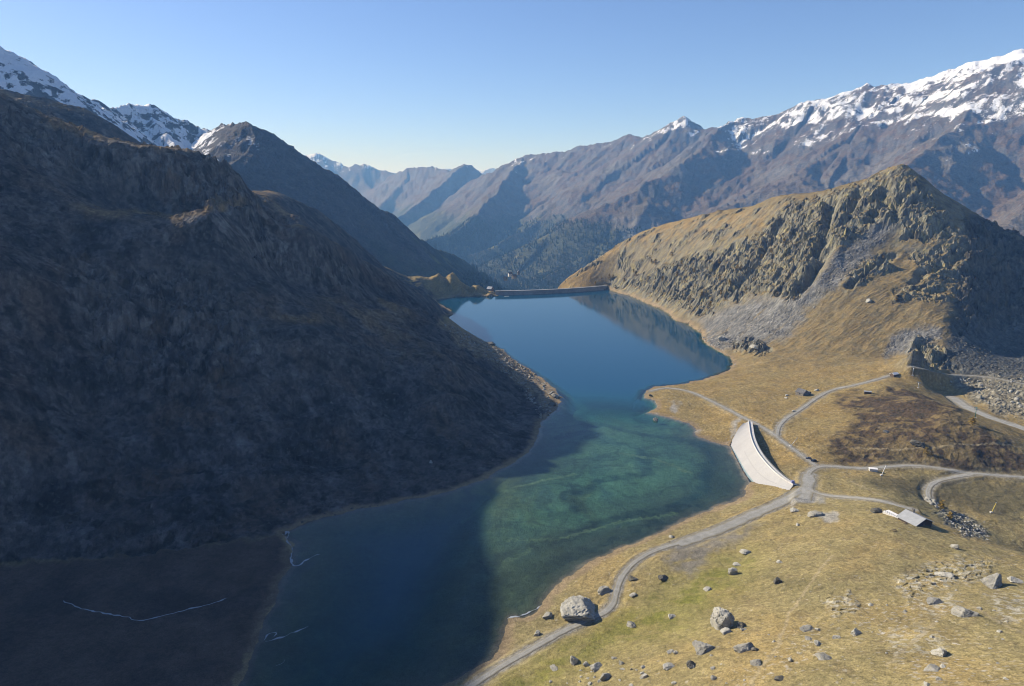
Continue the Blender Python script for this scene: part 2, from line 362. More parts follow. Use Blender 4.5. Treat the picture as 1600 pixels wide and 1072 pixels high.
Z_bfield = np.clip(pm([(1478,590),(1540,585),(1640,590),(1640,665),(1560,645),(1510,622)], 6) + pm([(1460,800),(1490,800),(1550,828),(1545,845),(1500,835)], 4), 0, 1)
Z_heath = np.clip(pm([(1310,622),(1420,605),(1500,640),(1560,690),(1620,715),(1620,742),(1500,728),(1400,722),(1310,722),(1290,690),(1340,665)], 14), 0, 1)
Z_orange = pm([(850,455),(960,380),(1060,340),(1180,325),(1240,312),(1180,360),(1100,385),(1040,405),(1000,430),(940,450)], 8)
Z_green = pm([(760,1080),(850,1020),(960,965),(1060,905),(1130,870),(1185,868),(1170,905),(1110,940),(1090,980),(960,1010),(880,1050),(850,1090)], 40)
Z_delta = pm([(-400,905),(150,872),(330,850),(440,836),(460,885),(430,940),(400,1010),(330,1120),(-400,1200)], 6)
Z_lcliff = np.clip(pm([(170,245),(260,228),(345,240),(395,310),(420,345),(330,330),(220,300)], 12) + pm([(290,345),(330,322),(400,325),(470,360),(560,420),(540,450),(440,420),(330,380)], 10) + pm([(0,150),(100,190),(240,235),(200,300),(80,260),(0,240)], 12) * .7 + .8 * pm([(90,400),(300,420),(420,520),(330,620),(150,560)], 25), 0, 1)
Z_lstrip = pm([(690,500),(760,525),(830,572),(885,610),(880,645),(850,640),(800,590),(720,540),(680,508)], 5)
land = sstep(0, 25, SDs)
rock = np.clip(Z_cliffR + .75 * Z_lcliff, 0, 1)
ux, uy = 0.90, 0.44   # direction up the right hill, gullies follow it
ua = xs * ux + ys * uy; va = -xs * uy + ys * ux
slopeL = Z_left * (1 - Z_delta)
n0 = pnoise(xs / 17, ys / 17, 99)
det = (2.0 * fbm(xs / 70, ys / 70, 3, 101) + .45 * fbm(xs / 13, ys / 13, 2, 103)) * land
det += Z_cliffR * sstep(4, 40, SDs) * ((8 + 9 * sstep(255, 330, PYn)) * (ridged(ua / 150, va / 62, 3, 111, .5) - .62) + 3.5 * (ridged((xs + 4 * n0) / 26, (ys + 4 * n0) / 26, 3, 114, .55) - .6) + 1.0 * (ridged(xs / 8, ys / 8, 2, 117) - .6))
det += (1 - Z_cliffR) * sstep(860, 960, PXn) * sstep(590, 520, PYn) * sstep(5, 40, SDs) * (3.0 * (ridged(ua / 80, va / 30, 4, 112, .6) - .6))
wx_ = xs + 3 * n0; wy_ = ys + 3 * pnoise(xs / 17, ys / 17, 98)
cl_ = np.clip(Z_cliffR * (.35 + .65 * sstep(262, 310, PYn)) + .9 * Z_lcliff + .35 * slopeL * sstep(-.1, .5, fbm(xs / 45, ys / 45, 3, 177)), 0, 1) * sstep(3, 25, SDs)
det += on(cl_, lambda q: 6.5 * facets((wx_[q] * ux + wy_[q] * uy) / 34, (wy_[q] * ux - wx_[q] * uy) / 17, 3, 1.5)[0] + 5 * facets(wx_[q] / 9.5, wy_[q] / 8, 5, 1.8)[0] + 2.8 * facets(xs[q] / 4.2, ys[q] / 4.2, 9, 1.8)[0])
tal_ = np.clip(.55 * Z_scree + .9 * Z_bfield + .45 * slopeL + Z_lstrip, 0, 1) * sstep(1, 8, SDs)
det += on(tal_, lambda q: 1.5 * facets(xs[q] / 3.6, ys[q] / 3.6, 7, 1.2)[0] * sstep(-.5, .5, pnoise(xs[q] / 19, ys[q] / 19, 176)) + .8 * facets(xs[q] / 1.7, ys[q] / 1.7, 8, 1.2)[0])
det += Z_lcliff * 16 * (ridged(xs / 50, ys / 50, 5, 121, .58) - .6)
det += slopeL * sstep(2, 60, SDs) * (10 * (ridged((xs * .8 + ys * .6) / 120, (ys * .8 - xs * .6) / 60, 4, 131, .55) - .6) + 1.3 * (ridged(xs / 7, ys / 7, 2, 137) - .6))
det += (Z_lstrip + .8 * Z_scree + .5 * slopeL) * .55 * pnoise(xs / 3.1, ys / 3.1, 141) * sstep(1, 8, SDs)
det += Z_bfield * 1.2 * (ridged(xs / 6, ys / 6, 2, 143) - .5)
crag_ = Z_orange * sstep(.02, .35, fbm(xs / 45, ys / 28, 3, 178)) * sstep(8, 40, SDs)
det += on(crag_, lambda q: 6 * facets((xs[q] * ux + ys[q] * uy) / 20, (ys[q] * ux - xs[q] * uy) / 10, 12, 1.6)[0] + 2.5 * facets(xs[q] / 5, ys[q] / 5, 13, 1.6)[0] + 1.5) + Z_orange * sstep(5, 40, SDs) * 2.2 * (ridged(ua / 60, va / 24, 3, 179) - .6)
det += (.55 * fbm(xs / 20, ys / 20, 2, 157) + .22 * (ridged(xs / 7, ys / 7, 2, 158) - .6)) * sstep(8, 25, SDs) * (ys < 560) * (xs > -10)
outd = pm([(1395,905),(1440,885),(1500,870),(1560,880),(1530,900),(1480,915),(1420,935)], 9) + pm([(1285,940),(1330,925),(1345,950),(1300,965)], 6); det += on(outd, lambda q: .7 * facets(xs[q] / 3, ys[q] / 3, 31, 1.4)[0] + .35)
det += Z_heath * (2.2 * fbm(xs / 22, ys / 22, 3, 151) + .8 * (ridged(xs / 6, ys / 6, 2, 153) - .5))
det += (.10 * pnoise(xs / 2.3, ys / 2.3, 155) + .16 * pnoise(xs / 5.5, ys / 5.5, 156)) * sstep(0, 6, SDs)
crest_ = np.zeros(xs.shape, F32)
for ln in SHELF: crest_ = np.maximum(crest_, sstep(38, 24, seg_dist(xs - 5, ys + 5, ln)))
det *= (1 - .93 * Z_delta) * (1 - .8 * crest_ * sstep(-.35, .1, fbm(xs / 50, ys / 50, 2, 185)))
hN = base + det
for (px, py, Y, hgt, rad) in ((698,452,1392,17,34),(716,452,1394,16,28),(746,454,1390,14,24),(668,445,1368,8,36),(768,455,1388,8,15)):
    kx, ky, kz = P(px, py, Y); dk = np.hypot(xs - kx, (ys - ky) * .55) / (rad * (1 + .15 * pnoise(xs / 16, ys / 16, 171)))
    hN = hN + hgt * sstep(1.05, .35, dk) * (1 + .12 * pnoise(xs / 9, ys / 9, 172)) * sstep(0, 9, SDs)
CLEFTS = [([(1300,318),(1295,345),(1284,390),(1268,432),(1250,455)], 15, 13), ([(1340,305),(1326,335),(1308,372)], 9, 9), ([(1388,295),(1378,315),(1360,345)], 8, 8),
  ([(1226,340),(1205,375),(1180,415),(1150,455)], 10, 11), ([(1150,385),(1110,425),(1070,465)], 8, 10), ([(1418,300),(1410,320),(1398,345)], 6, 7), ([(1392,402),(1360,425),(1330,448)], 6, 7), ([(1500,400),(1450,425),(1420,440)], 5, 7)]
for pl, dep_, wd in CLEFTS:
    q = []
    for p in pl:
        u, fy, fz = ray(*p); tt = np.linspace(700, 1700, 1500); g = bil(G_H, u * tt, fy * tt) - (CAM_H + fz * tt); k = int(np.argmax(g > 0)); q.append((u * tt[k], fy * tt[k]))
    dl = seg_dist(xs + 7 * pnoise(xs / 25, ys / 25, 181), ys + 7 * pnoise(xs / 25, ys / 25, 182), q)
    hN = hN - dep_ * np.maximum(1 - dl / (wd * (1 + .4 * pnoise(xs / 30, ys / 30, 183))), 0) * sstep(5, 30, SDs) + .35 * dep_ * np.exp(-((dl - wd * 1.5) / (wd * .7)) ** 2) * sstep(5, 30, SDs)
_da, _db = Wz(*DAM_LINE[0]), Wz(*DAM_LINE[-1])
_dt = (xs - _da[0]) / (_db[0] - _da[0]); _dd = ys - np.interp(xs, [Wz(*p)[0] for p in DAM_LINE], [Wz(*p)[1] for p in DAM_LINE])
BEHIND = (_dt > -.02) & (_dt < .62) & (_dd > 0)
hN = np.where(BEHIND, lerp(hN, np.minimum(hN, lerp(-.8 * _dd - 3, 6.5 + _dd * .6, sstep(.40, .60, _dt))), sstep(-.02, .03, _dt)), hN)
hN = np.where(inl | BEHIND, hN, np.maximum(hN, np.where((SDs < 24) & (ys < 1392), np.minimum(0.05 + .10 * np.maximum(SDs, 0), 1.2), -999)))
# lake bed: a shelf in the near arm, a basin beyond the narrows
deepm = sstep(590, 850, ys + .25 * xs)
chan = sstep(40, 0, seg_dist(xs + 10 * pnoise(xs / 40, ys / 40, 161), ys, [Wz(*p)[:2] for p in [(830,590),(880,630),(905,655),(990,675),(1080,690)]]))
bed_near = 1.7 + .9 * fbm(xs / 60, ys / 60, 4, 163) + 2.6 * chan * sstep(560, 640, ys) + 7.0 * sstep(-20, -60, xs - .15 * (ys - 330)) * sstep(620, 520, ys)
bed = np.minimum(-SDs * lerp(.16, 2.5, deepm), lerp(bed_near, 30, deepm) + 0 * xs)
hN = np.where(inl, -np.maximum(bed, .03), hN)
# beyond the near ground
behind_dam = ys > 1000
wN = sstep(1600, 1980, DIST[:near_rows])
HF = np.empty(TX.shape, F32)
fr = int((RAD < 1560).sum())
HF[fr:] = far_height(TX[fr:], TY[fr:])
TZ = np.empty(TX.shape, F32)
TZ[:fr] = hN[:fr]
TZ[fr:near_rows] = lerp(hN[fr:], HF[fr:near_rows], wN[fr:])
TZ[near_rows:] = HF[near_rows:]

# the near dam stands in a trench
_df = [Wz(*p)[:2] for p in ((1158,663,8),(1149,677,4.5),(1141,696),(1151,716),(1161,735),(1172,752),(1186,759,.6),(1209,764,3.4),(1234,768,8))]
_dc = [Wz(*p, 10.0)[:2] for p in ((1169,657),(1170,669),(1173,681),(1178,695),(1188,711),(1204,730),(1222,746),(1241,757))]
_in = in_poly(xs, ys, _df + _dc[::-1])
_fd = seg_dist(xs, ys, _df)
TZ[:near_rows] = np.where(_in, np.minimum(TZ[:near_rows], .22 * _fd - 1.5), TZ[:near_rows])

# ------------------------------------------------------------------ height look-up on the sheet, ray hits
lnR = np.log(RAD)
def ground(x, y):
    x = np.asarray(x, float); y = np.asarray(y, float)
    r = np.hypot(x, y); a = np.arctan2(x, y)
    fi = np.interp(r, RAD, np.arange(NR)); fj = np.clip(np.interp(a, AZ, np.arange(NA)), 0, NA - 1.001)
    i = np.minimum(fi.astype(int), NR - 2); j = fj.astype(int); u = fi - i; v = fj - j
    return TZ[i, j] * (1 - u) * (1 - v) + TZ[i + 1, j] * u * (1 - v) + TZ[i, j + 1] * (1 - u) * v + TZ[i + 1, j + 1] * u * v
def hit(px, py):
    u, fy, fz = ray(px, py)
    ts = np.exp(np.linspace(math.log(110), math.log(6000), 5000))
    x, y, z = u * ts, fy * ts, CAM_H + fz * ts
    g = np.maximum(ground(x, y), 0) - z
    k = np.argmax(g > 0)
    if g[k] <= 0: return (float(x[-1]), float(y[-1]), float(z[-1]))
    t0, t1 = ts[k - 1], ts[k]
    f = g[k - 1] / (g[k - 1] - g[k])
    t = t0 + (t1 - t0) * f
    return (u * t, fy * t, CAM_H + fz * t)
def hits(pl): return [hit(*p) for p in pl]

# ------------------------------------------------------------------ mesh and material helpers
def add_attr(me, name, arr, kind='FLOAT'):
    at = me.attributes.new(name, 'FLOAT_COLOR' if kind == 'COLOR' else 'FLOAT', 'POINT')
    if kind == 'COLOR':
        a = np.ones((len(arr), 4), F32); a[:, :3] = arr
        at.data.foreach_set('color', a.ravel())
    else:
        at.data.foreach_set('value', np.asarray(arr, F32).ravel())
def mesh_np(name, V, Fq, smooth=True):
    V = np.asarray(V, F32); Fq = np.asarray(Fq, np.int32)
    me = bpy.data.meshes.new(name)
    k = Fq.shape[1]
    me.vertices.add(len(V)); me.vertices.foreach_set('co', V.ravel())
    me.loops.add(Fq.size); me.loops.foreach_set('vertex_index', Fq.ravel())
    me.polygons.add(len(Fq)); me.polygons.foreach_set('loop_start', np.arange(0, Fq.size, k, dtype=np.int32))
    me.polygons.foreach_set('use_smooth', np.full(len(Fq), smooth))
    me.update(calc_edges=True)
    return me
def obj(name, me, mat=None, parent=None, kind=None, label=None, cat=None, group=None):
    o = bpy.data.objects.new(name, me); COL.objects.link(o)
    if mat is not None and me is not None: me.materials.append(mat)
    if parent is not None: o.parent = parent
    if kind: o['kind'] = kind
    if label: o['label'] = label
    if cat: o['category'] = cat
    if group: o['group'] = group
    return o
class NT:
    def __init__(s, name):
        s.m = bpy.data.materials.new(name); s.m.use_nodes = True
        s.n = s.m.node_tree.nodes; s.l = s.m.node_tree.links
        s.b = s.n['Principled BSDF']; s.out = s.n['Material Output']
    def new(s, t, **kw):
        n = s.n.new(t)
        for k, v in kw.items(): setattr(n, k, v)
        return n
    def set(s, sock, v):
        if hasattr(v, 'is_output'): s.l.new(v, sock)
        else: sock.default_value = v
    def noise(s, scale, detail=4, rough=.55, vec=None, dist=0):
        n = s.new('ShaderNodeTexNoise'); n.inputs['Scale'].default_value = scale; n.inputs['Detail'].default_value = detail
        n.inputs['Roughness'].default_value = rough; n.inputs['Distortion'].default_value = dist
        if vec is None: vec = s.pos()
        s.l.new(vec, n.inputs['Vector']); return n.outputs['Fac']
    def pos(s):
        if not hasattr(s, '_p'): s._p = s.new('ShaderNodeTexCoord').outputs['Object']
        return s._p
    def attr(s, name):
        return s.new('ShaderNodeAttribute', attribute_name=name)
    def ramp(s, x, a, b, lo=0., hi=1.):
        n = s.new('ShaderNodeMapRange'); n.inputs[1].default_value = a; n.inputs[2].default_value = b; n.inputs[3].default_value = lo; n.inputs[4].default_value = hi
        s.set(n.inputs[0], x); return n.outputs[0]
    def mix(s, f, a, b, mode='MIX'):
        n = s.new('ShaderNodeMix', data_type='RGBA', blend_type=mode)
        s.set(n.inputs[0], f); s.set(n.inputs[6], a if hasattr(a, 'is_output') or len(a) == 4 else (*a, 1)); s.set(n.inputs[7], b if hasattr(b, 'is_output') or len(b) == 4 else (*b, 1))
        return n.outputs[2]
    def math(s, op, a, b=0.):
        n = s.new('ShaderNodeMath', operation=op); s.set(n.inputs[0], a); s.set(n.inputs[1], b); return n.outputs[0]
    def scale(s, col, f):
        n = s.new('ShaderNodeVectorMath', operation='SCALE'); s.set(n.inputs[0], col); s.set(n.inputs[3], f); return n.outputs[0]
    def bump(s, h, strength=.5, dist=.1):
        n = s.new('ShaderNodeBump'); n.inputs['Strength'].default_value = strength; n.inputs['Distance'].default_value = dist
        s.l.new(h, n.inputs['Height']); s.l.new(n.outputs[0], s.b.inputs['Normal'])
def simple(name, col, rough=.8, var=.25, scale=1.0, metal=0., bump=0.):
    t = NT(name)
    f = t.noise(scale, 5)
    c = t.mix(t.ramp(f, .3, .7), tuple(x * (1 - var) for x in col), tuple(min(1, x * (1 + var)) for x in col))
    t.l.new(c, t.b.inputs['Base Color']); t.b.inputs['Roughness'].default_value = rough; t.b.inputs['Metallic'].default_value = metal
    t.b.inputs['Specular IOR Level'].default_value = .3
    if bump: t.bump(f, bump, .1)
    return t.m

# ------------------------------------------------------------------ ground colours (what grows or lies there, some shade painted in)
def mixc(c, col, m):
    return c + (np.array(col, F32) - c) * m[..., None]
dx1 = np.gradient(TX, axis=0); dy1 = np.gradient(TY, axis=0); dz1 = np.gradient(TZ, axis=0)
dx2 = np.gradient(TX, axis=1); dy2 = np.gradient(TY, axis=1); dz2 = np.gradient(TZ, axis=1)
nx = dy1 * dz2 - dz1 * dy2; ny = dz1 * dx2 - dx1 * dz2; nz = dx1 * dy2 - dy1 * dx2
nl = np.sqrt(nx * nx + ny * ny + nz * nz) + 1e-9
SLOPE = np.abs(nz) / nl            # 1 = level
del dx1, dy1, dz1, dx2, dy2, dz2
COLR = np.zeros((*TX.shape, 3), F32)
# near
n1 = fbm(xs / 40, ys / 40, 4, 201); n2 = fbm(xs / 9, ys / 9, 3, 203); n3 = fbm(xs / 3, ys / 3, 2, 205)
c = np.zeros((*xs.shape, 3), F32) + np.array((.248, .205, .094), F32)
c = mixc(c, (.275, .208, .088), sstep(-.1, .5, n1)); c = mixc(c, (.19, .165, .078), sstep(0.0, .6, -n1) * .8)
mead = sstep(400, 470, ys - .1 * xs); c = mixc(c, (.250, .178, .068), mead * (.55 + .4 * sstep(-.4, .3, n1)))
c = mixc(c, (.15, .115, .06), sstep(.12, .5, n2) * .55)
n4 = fbm(xs / 1.6, ys / 1.6, 2, 207)
c = mixc(c, (.135, .115, .055), sstep(.12, .4, n4 + .4 * n3) * .5); c = mixc(c, (.31, .255, .13), sstep(.15, .45, -n4 + .3 * n2) * .5)
stony = pm([(1150,1072),(1300,960),(1450,880),(1600,860),(1700,1072)], 40) * sstep(-.2, .3, n1 + n2 * .6)
c = mixc(c, (.36, .34, .29), np.clip(stony * sstep(.28, .42, fbm(xs / 1.9, ys / 1.9, 2, 209)) + sstep(.50, .6, fbm(xs / 2.2, ys / 2.2, 2, 210)) * .6, 0, 1) * .9)
outc = np.clip(pm([(1395,905),(1440,885),(1500,870),(1560,880),(1530,900),(1480,915),(1420,935)], 9) + pm([(1285,940),(1330,925),(1345,950),(1300,965)], 6) + pm([(1440,935),(1490,925),(1500,955),(1450,965)], 6) + pm([(1540,930),(1610,920),(1620,960),(1560,970)], 8) + .8 * pm([(1380,990),(1450,975),(1480,1010),(1400,1030)], 9), 0, 1)
c = mixc(c, (.37, .35, .28), outc * sstep(-.05, .25, n3 + .6 * n4) * .85)
c = mixc(c, (.245, .160, .062), Z_orange * .5)
c = mixc(c, (.145, .148, .032), Z_green * (.5 + .45 * sstep(-.2, .3, n2 + n1)))
bowl_shade = pm([(1320,748),(1420,744),(1500,752),(1640,757),(1640,800),(1560,812),(1490,790),(1440,778)], 8); c = mixc(c, (.105, .092, .050), bowl_shade * .8)  # slope turned from the sun, its shade painted as darker olive
hm = np.clip(Z_heath * (.55 + 1.1 * sstep(-.2, .35, n1 + .8 * n2)), 0, 1)
c = mixc(c, (.075, .054, .033), hm); c = mixc(c, (.045, .040, .026), hm * sstep(.05, .4, n2 + .6 * n3) * .7)
# right hill: turf between rock ribs, grey scree
onR = sstep(900, 980, PXn) * sstep(600, 540, PYn) * sstep(60, 100, xs)
steep = SLOPE[:near_rows]
turf = mixc(np.zeros_like(c) + np.array((.195, .145, .068), F32), (.15, .125, .07), sstep(-.2, .3, n2))
c = c + (turf - c) * (onR * (1 - Z_orange) * .8)[..., None]
rk = mixc(np.zeros_like(c) + np.array((.175, .165, .118), F32), (.080, .078, .066), sstep(-.1, .35, fbm(ua / 30, va / 9, 4, 211))); rk = mixc(rk, (.25, .215, .10), sstep(.1, .5, n2 + .5 * n3))
turf2 = sstep(.54, .80, steep + .16 * n2 + .10 * n3)
rm = np.clip(onR * sstep(.86, .68, steep + .12 * n2) * .8 + Z_cliffR * (1 - .85 * turf2), 0, 1)
c = mixc(c, (.20, .142, .052), Z_cliffR * turf2 * .7)
c = c + (rk - c) * rm[..., None]
c = c + (rk - c) * (crag_ * .8)[..., None]
strk = fbm(ua / 60, va / 7, 4, 215)
flank_shade = pm([(1505,330),(1560,340),(1700,390),(1700,520),(1480,520),(1500,440),(1510,390)], 9)
c = mixc(c, (.052, .050, .044), flank_shade * (.8 + .25 * sstep(-.2, .3, n2))); c = mixc(c, (.12, .10, .06), flank_shade * sstep(.1, .45, n1 + n2) * .5)  # shaded flank painted darker to deepen its shade
c = mixc(c, (.135, .137, .132), np.clip(Z_scree * sstep(-.8, -.1, strk + .4 * n1) * (1 - Z_cliffR * .7), 0, 1) * .9)
c = mixc(c, (.24, .23, .20), Z_scree * sstep(.3, .6, n3 + n2) * .6)
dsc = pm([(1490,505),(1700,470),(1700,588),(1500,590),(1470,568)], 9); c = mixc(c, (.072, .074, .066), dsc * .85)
c = mixc(c, (.15, .145, .115), Z_bfield * .8); c = mixc(c, (.30, .28, .22), Z_bfield * sstep(.1, .5, n3) * .8)
# left mountain: grey talus with brown turf
fall = fbm((xs * .8 + ys * .6) / 16, (ys * .8 - xs * .6) / 70, 4, 223)
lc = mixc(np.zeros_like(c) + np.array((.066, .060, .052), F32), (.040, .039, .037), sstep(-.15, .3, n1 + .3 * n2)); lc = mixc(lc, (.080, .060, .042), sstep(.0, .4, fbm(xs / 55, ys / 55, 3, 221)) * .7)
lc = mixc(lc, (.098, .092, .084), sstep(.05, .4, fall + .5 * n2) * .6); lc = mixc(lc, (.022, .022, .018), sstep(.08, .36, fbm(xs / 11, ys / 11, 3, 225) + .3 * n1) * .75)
lc = mixc(lc, (.115, .108, .095), Z_lcliff * sstep(-.2, .4, n2 + .5 * n3) * .9)
lc = mixc(lc, (.12, .115, .10), sstep(.30, .6, fbm(xs / 2.6, ys / 2.6, 2, 227)) * sstep(-.1, .4, n1 + .5 * n2) * .7)
topL = sstep(.84, .96, np.clip(1 / np.sqrt(1 + (np.gradient(G_H, GD)[0] ** 2 + np.gradient(G_H, GD)[1] ** 2)), 0, 1)); topL = bil(topL, xs, ys) * sstep(40, 80, hN)
lc = mixc(lc, (.17, .115, .055), topL * sstep(-.4, .1, n1) * .85)
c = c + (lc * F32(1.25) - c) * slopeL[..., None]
c = mixc(c, (.24, .19, .12), Z_lstrip * .8)
knob = sstep(1230, 1270, ys) * sstep(-40, -60, xs) * sstep(-330, -250, xs)
c = mixc(c, (.22, .165, .07), knob * sstep(.80, .93, steep))
c = mixc(c, (.098, .075, .055), Z_delta); c = mixc(c, (.072, .058, .046), Z_delta * sstep(0, .4, n1))
_, h6 = facets(xs / 6.5, ys / 6.5, 21); _, h2 = facets(xs / 2.3, ys / 2.3, 22)
stone_ = np.clip(slopeL * .9 + Z_scree * .8 + Z_bfield + .8 * Z_cliffR + Z_lstrip + flank_shade * .5, 0, 1) * (1 - Z_delta)
c = c * (1 + stone_ * ((h2 - .5) * .75 + (h6 - .5) * .5))[..., None]
# bare shore band of the drawn-down lake
band = sstep(7, 2, SDs + 3 * n2) * sstep(-.5, .2, SDs)
c = mixc(c, (.25, .19, .115), band * (1 - .5 * Z_delta) * .85)
# lake bed
bn = fbm(xs / 26 + .6 * n1, ys / 70, 5, 231) ; q1 = fbm(xs / 55, ys / 55, 3, 235); q2 = fbm(xs / 55, ys / 55, 3, 237); bs = ridged((xs * .82 + ys * .57) / 120 + 1.1 * q1, (ys * .82 - xs * .57) / 30 + 1.3 * q2, 4, 233)
bc = mixc(np.zeros_like(c) + np.array((.105, .175, .105), F32), (.055, .100, .075), sstep(-.05, .4, bn)); bc = mixc(bc, (.022, .045, .036), sstep(.62, .9, bs) * .5); bc = mixc(bc, (.17, .20, .085), sstep(.18, .5, -bn) * .55)
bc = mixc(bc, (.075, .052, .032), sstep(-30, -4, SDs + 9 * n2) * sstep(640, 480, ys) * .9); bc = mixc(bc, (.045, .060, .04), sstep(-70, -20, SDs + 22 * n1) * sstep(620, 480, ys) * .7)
bc = mixc(bc, (.15, .17, .065), sstep(560, 430, ys) * sstep(-.25, .35, -bn + .3 * n2) * sstep(40, -20, xs) * .8)
for col_, wd_, lns in (((.020, .046, .042), 7, ([(866,560),(884,600),(908,632),(912,652),(985,672),(1050,682),(1092,692)], [(1092,692),(1112,722),(1090,765),(1060,790)], [(872,682),(925,668),(912,652)], [(1000,700),(1010,735),(940,750),(900,770)])), ((.020, .034, .028), 10, ([(760,880),(850,845),(930,815),(1010,800),(1090,790)], [(880,875),(950,850),(1040,815)], [(900,758),(880,775),(900,790)])),
                       ((.16, .20, .10), 2.4, ([(726,805),(780,775),(850,748),(905,735)], [(800,842),(880,835),(960,815),(1060,800)], [(735,860),(760,905),(800,925)], [(770,895),(800,870),(835,850)], [(960,705),(1020,712),(1080,735)]))):
    for l_ in lns:
        dl_ = seg_dist(xs + 9 * q1 + 3 * n2, ys + 9 * q2 + 3 * n3, [Wz(*p)[:2] for p in l_]); bc = mixc(bc, col_, sstep(wd_, wd_ * .25, dl_) * (.45 + .4 * sstep(-.3, .4, n2)))
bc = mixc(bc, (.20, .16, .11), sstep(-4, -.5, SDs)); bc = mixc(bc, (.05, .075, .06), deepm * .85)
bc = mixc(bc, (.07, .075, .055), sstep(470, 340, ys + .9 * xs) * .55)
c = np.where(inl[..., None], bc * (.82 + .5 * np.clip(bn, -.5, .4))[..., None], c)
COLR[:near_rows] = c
# far
fx, fy_, fz_ = TX[fr:], TY[fr:], TZ[fr:]
f1 = fbm(fx / 260, fy_ / 260, 4, 301); f2 = fbm(fx / 60, fy_ / 60, 4, 303); sl = SLOPE[fr:]
PXf, PYf = project(fx, fy_, fz_)
cf = mixc(np.zeros((*fx.shape, 3), F32) + np.array((.105, .074, .050), F32), (.115, .096, .070), sstep(-.2, .3, f1)); cf = mixc(cf, (.105, .10, .096), sstep(.84, .70, sl + .10 * f2))
cf = mixc(cf, (.060, .058, .058), sstep(.72, .58, sl + .06 * f2) * .7)
right = sstep(0, 700, fx - (fy_ - 4500) * .12)
scr = sstep(.1, .45, f1 + .3 * f2) * sstep(150, 330, fz_); cf = mixc(cf, (.16, .155, .145), scr * .5)
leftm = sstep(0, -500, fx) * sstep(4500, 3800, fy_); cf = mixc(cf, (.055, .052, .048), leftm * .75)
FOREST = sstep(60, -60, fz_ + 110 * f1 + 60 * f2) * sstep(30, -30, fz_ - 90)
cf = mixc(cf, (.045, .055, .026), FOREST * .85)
cf = mixc(cf, (.16, .15, .06), sstep(.25, .4, fbm(fx / 130, fy_ / 130, 3, 311)) * FOREST * .7)
def pmf(poly, soft=6):
    a = PXf + 5 * f2; b = PYf + 8 * f1 * .5 + 4 * f2
    d = seg_dist(a, b, poly, True); return sstep(-soft, soft, np.where(in_poly(a, b, poly), d, -d))
cf = mixc(cf, (.42, .40, .36), pmf([(960,330),(985,322),(1000,345),(1030,350),(1000,365),(985,378),(965,370)], 6) * sstep(-.3, .1, f2 + .2) * sstep(4200, 3600, fy_))
line_ = lerp(400 + .0 * fx, 560 + .0 * fx, sstep(-800, 900, fx)) + .012 * (fy_ - 4000) + 120 * sstep(6000, 9000, fy_) + 130 * sstep(1900, 1500, fx) * sstep(300, 900, fx) * sstep(5000, 5600, fy_)
strata = fbm(fx / 380 + .6 * f1, (fz_ - .24 * fx) / 48 + .9 * f1, 4, 321)
f3 = fbm(fx / 24, fy_ / 24, 3, 323)
lsn = sstep(-500, -1000, fx + .0 * fy_) * sstep(345, 320, PXf) * sstep(4500, 3800, fy_); noS = sstep(392, 410, PXf) * sstep(0, -300, fx) * sstep(4500, 3800, fy_)
SNOWV = (-.6 * noS + lsn * (.26 + .5 * f3) + (fz_ - line_) / 800 + .7 * f1 + .75 * f2 + .45 * f3 + .85 * strata - .16)
SNOWV = np.where(sstep(.54, .74, sl + .14 * f2 + .00012 * (fz_ - line_)) * sstep(-260, 40, fz_ - line_ + 170 * lsn) > .02, SNOWV - .5 * (1 - sstep(.54, .74, sl + .14 * f2 + .00012 * (fz_ - line_))) - .6 * (1 - sstep(-260, 40, fz_ - line_ + 170 * lsn)), -2)
SNOWF = np.full(TX.shape, -2, F32); SNOWF[fr:] = SNOWV
w_ = wN[fr:][..., None]
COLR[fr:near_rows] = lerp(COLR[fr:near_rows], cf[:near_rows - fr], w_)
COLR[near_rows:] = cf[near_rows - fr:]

# ------------------------------------------------------------------ roads: line, width; the ground is graded under them
ROADS = {
 'gravel_road': [([(690,1100),(735,1072),(770,1050),(810,1026),(850,1002),(900,977),(940,960),(956,948),(962,930),(968,905),(988,880),(1020,860),(1070,846),(1120,828),(1170,806),(1215,787),(1245,770),(1262,757)], 3.4),
   ([(1262,760),(1260,742),(1275,728),(1310,729),(1350,733),(1385,729),(1430,727),(1480,733),(1530,741),(1600,746),(1700,753)], 3.8)],
 'gravel_apron': [([(1060,851),(1090,840),(1125,828),(1170,807),(1215,788),(1250,769)], 8.0), ([(1256,780),(1262,760),(1264,742)], 8.5)],
 'gravel_track': [([(1275,728),(1240,702),(1215,684),(1190,666),(1160,652),(1140,641),(1110,626),(1085,614),(1062,608),(1038,606),(1016,611)], 3.6),
   ([(1262,765),(1285,775),(1330,778),(1380,781),(1405,790),(1425,797)], 4.0),
   ([(1214,681),(1216,668),(1226,655),(1250,641),(1275,622),(1300,609),(1340,601),(1370,593),(1392,586)], 3.4),
   ([(1520,741),(1482,747),(1458,754),(1448,766),(1452,782)], 3.8)],
 'footpath': [([(1424,572),(1450,577),(1470,584),(1500,587),(1540,588),(1600,600)], 2.4)],
 'ravine_track': [([(1490,622),(1510,637),(1545,652),(1575,662),(1640,685)], 11.0)],
}
ROAD_D = np.full(xs.shape, 1e3, F32)
ROADW = []
for nm, ls in ROADS.items():
    for pl, w in ls:
        q = smooth_line(hits(pl), 2); q = resample(q, 3.0)
        k = np.ones(9) / 9
        z = np.convolve(np.pad(q[:, 2], 4, mode='edge'), k, 'valid'); q[:, 2] = z
        ROADW.append((nm, q, w))
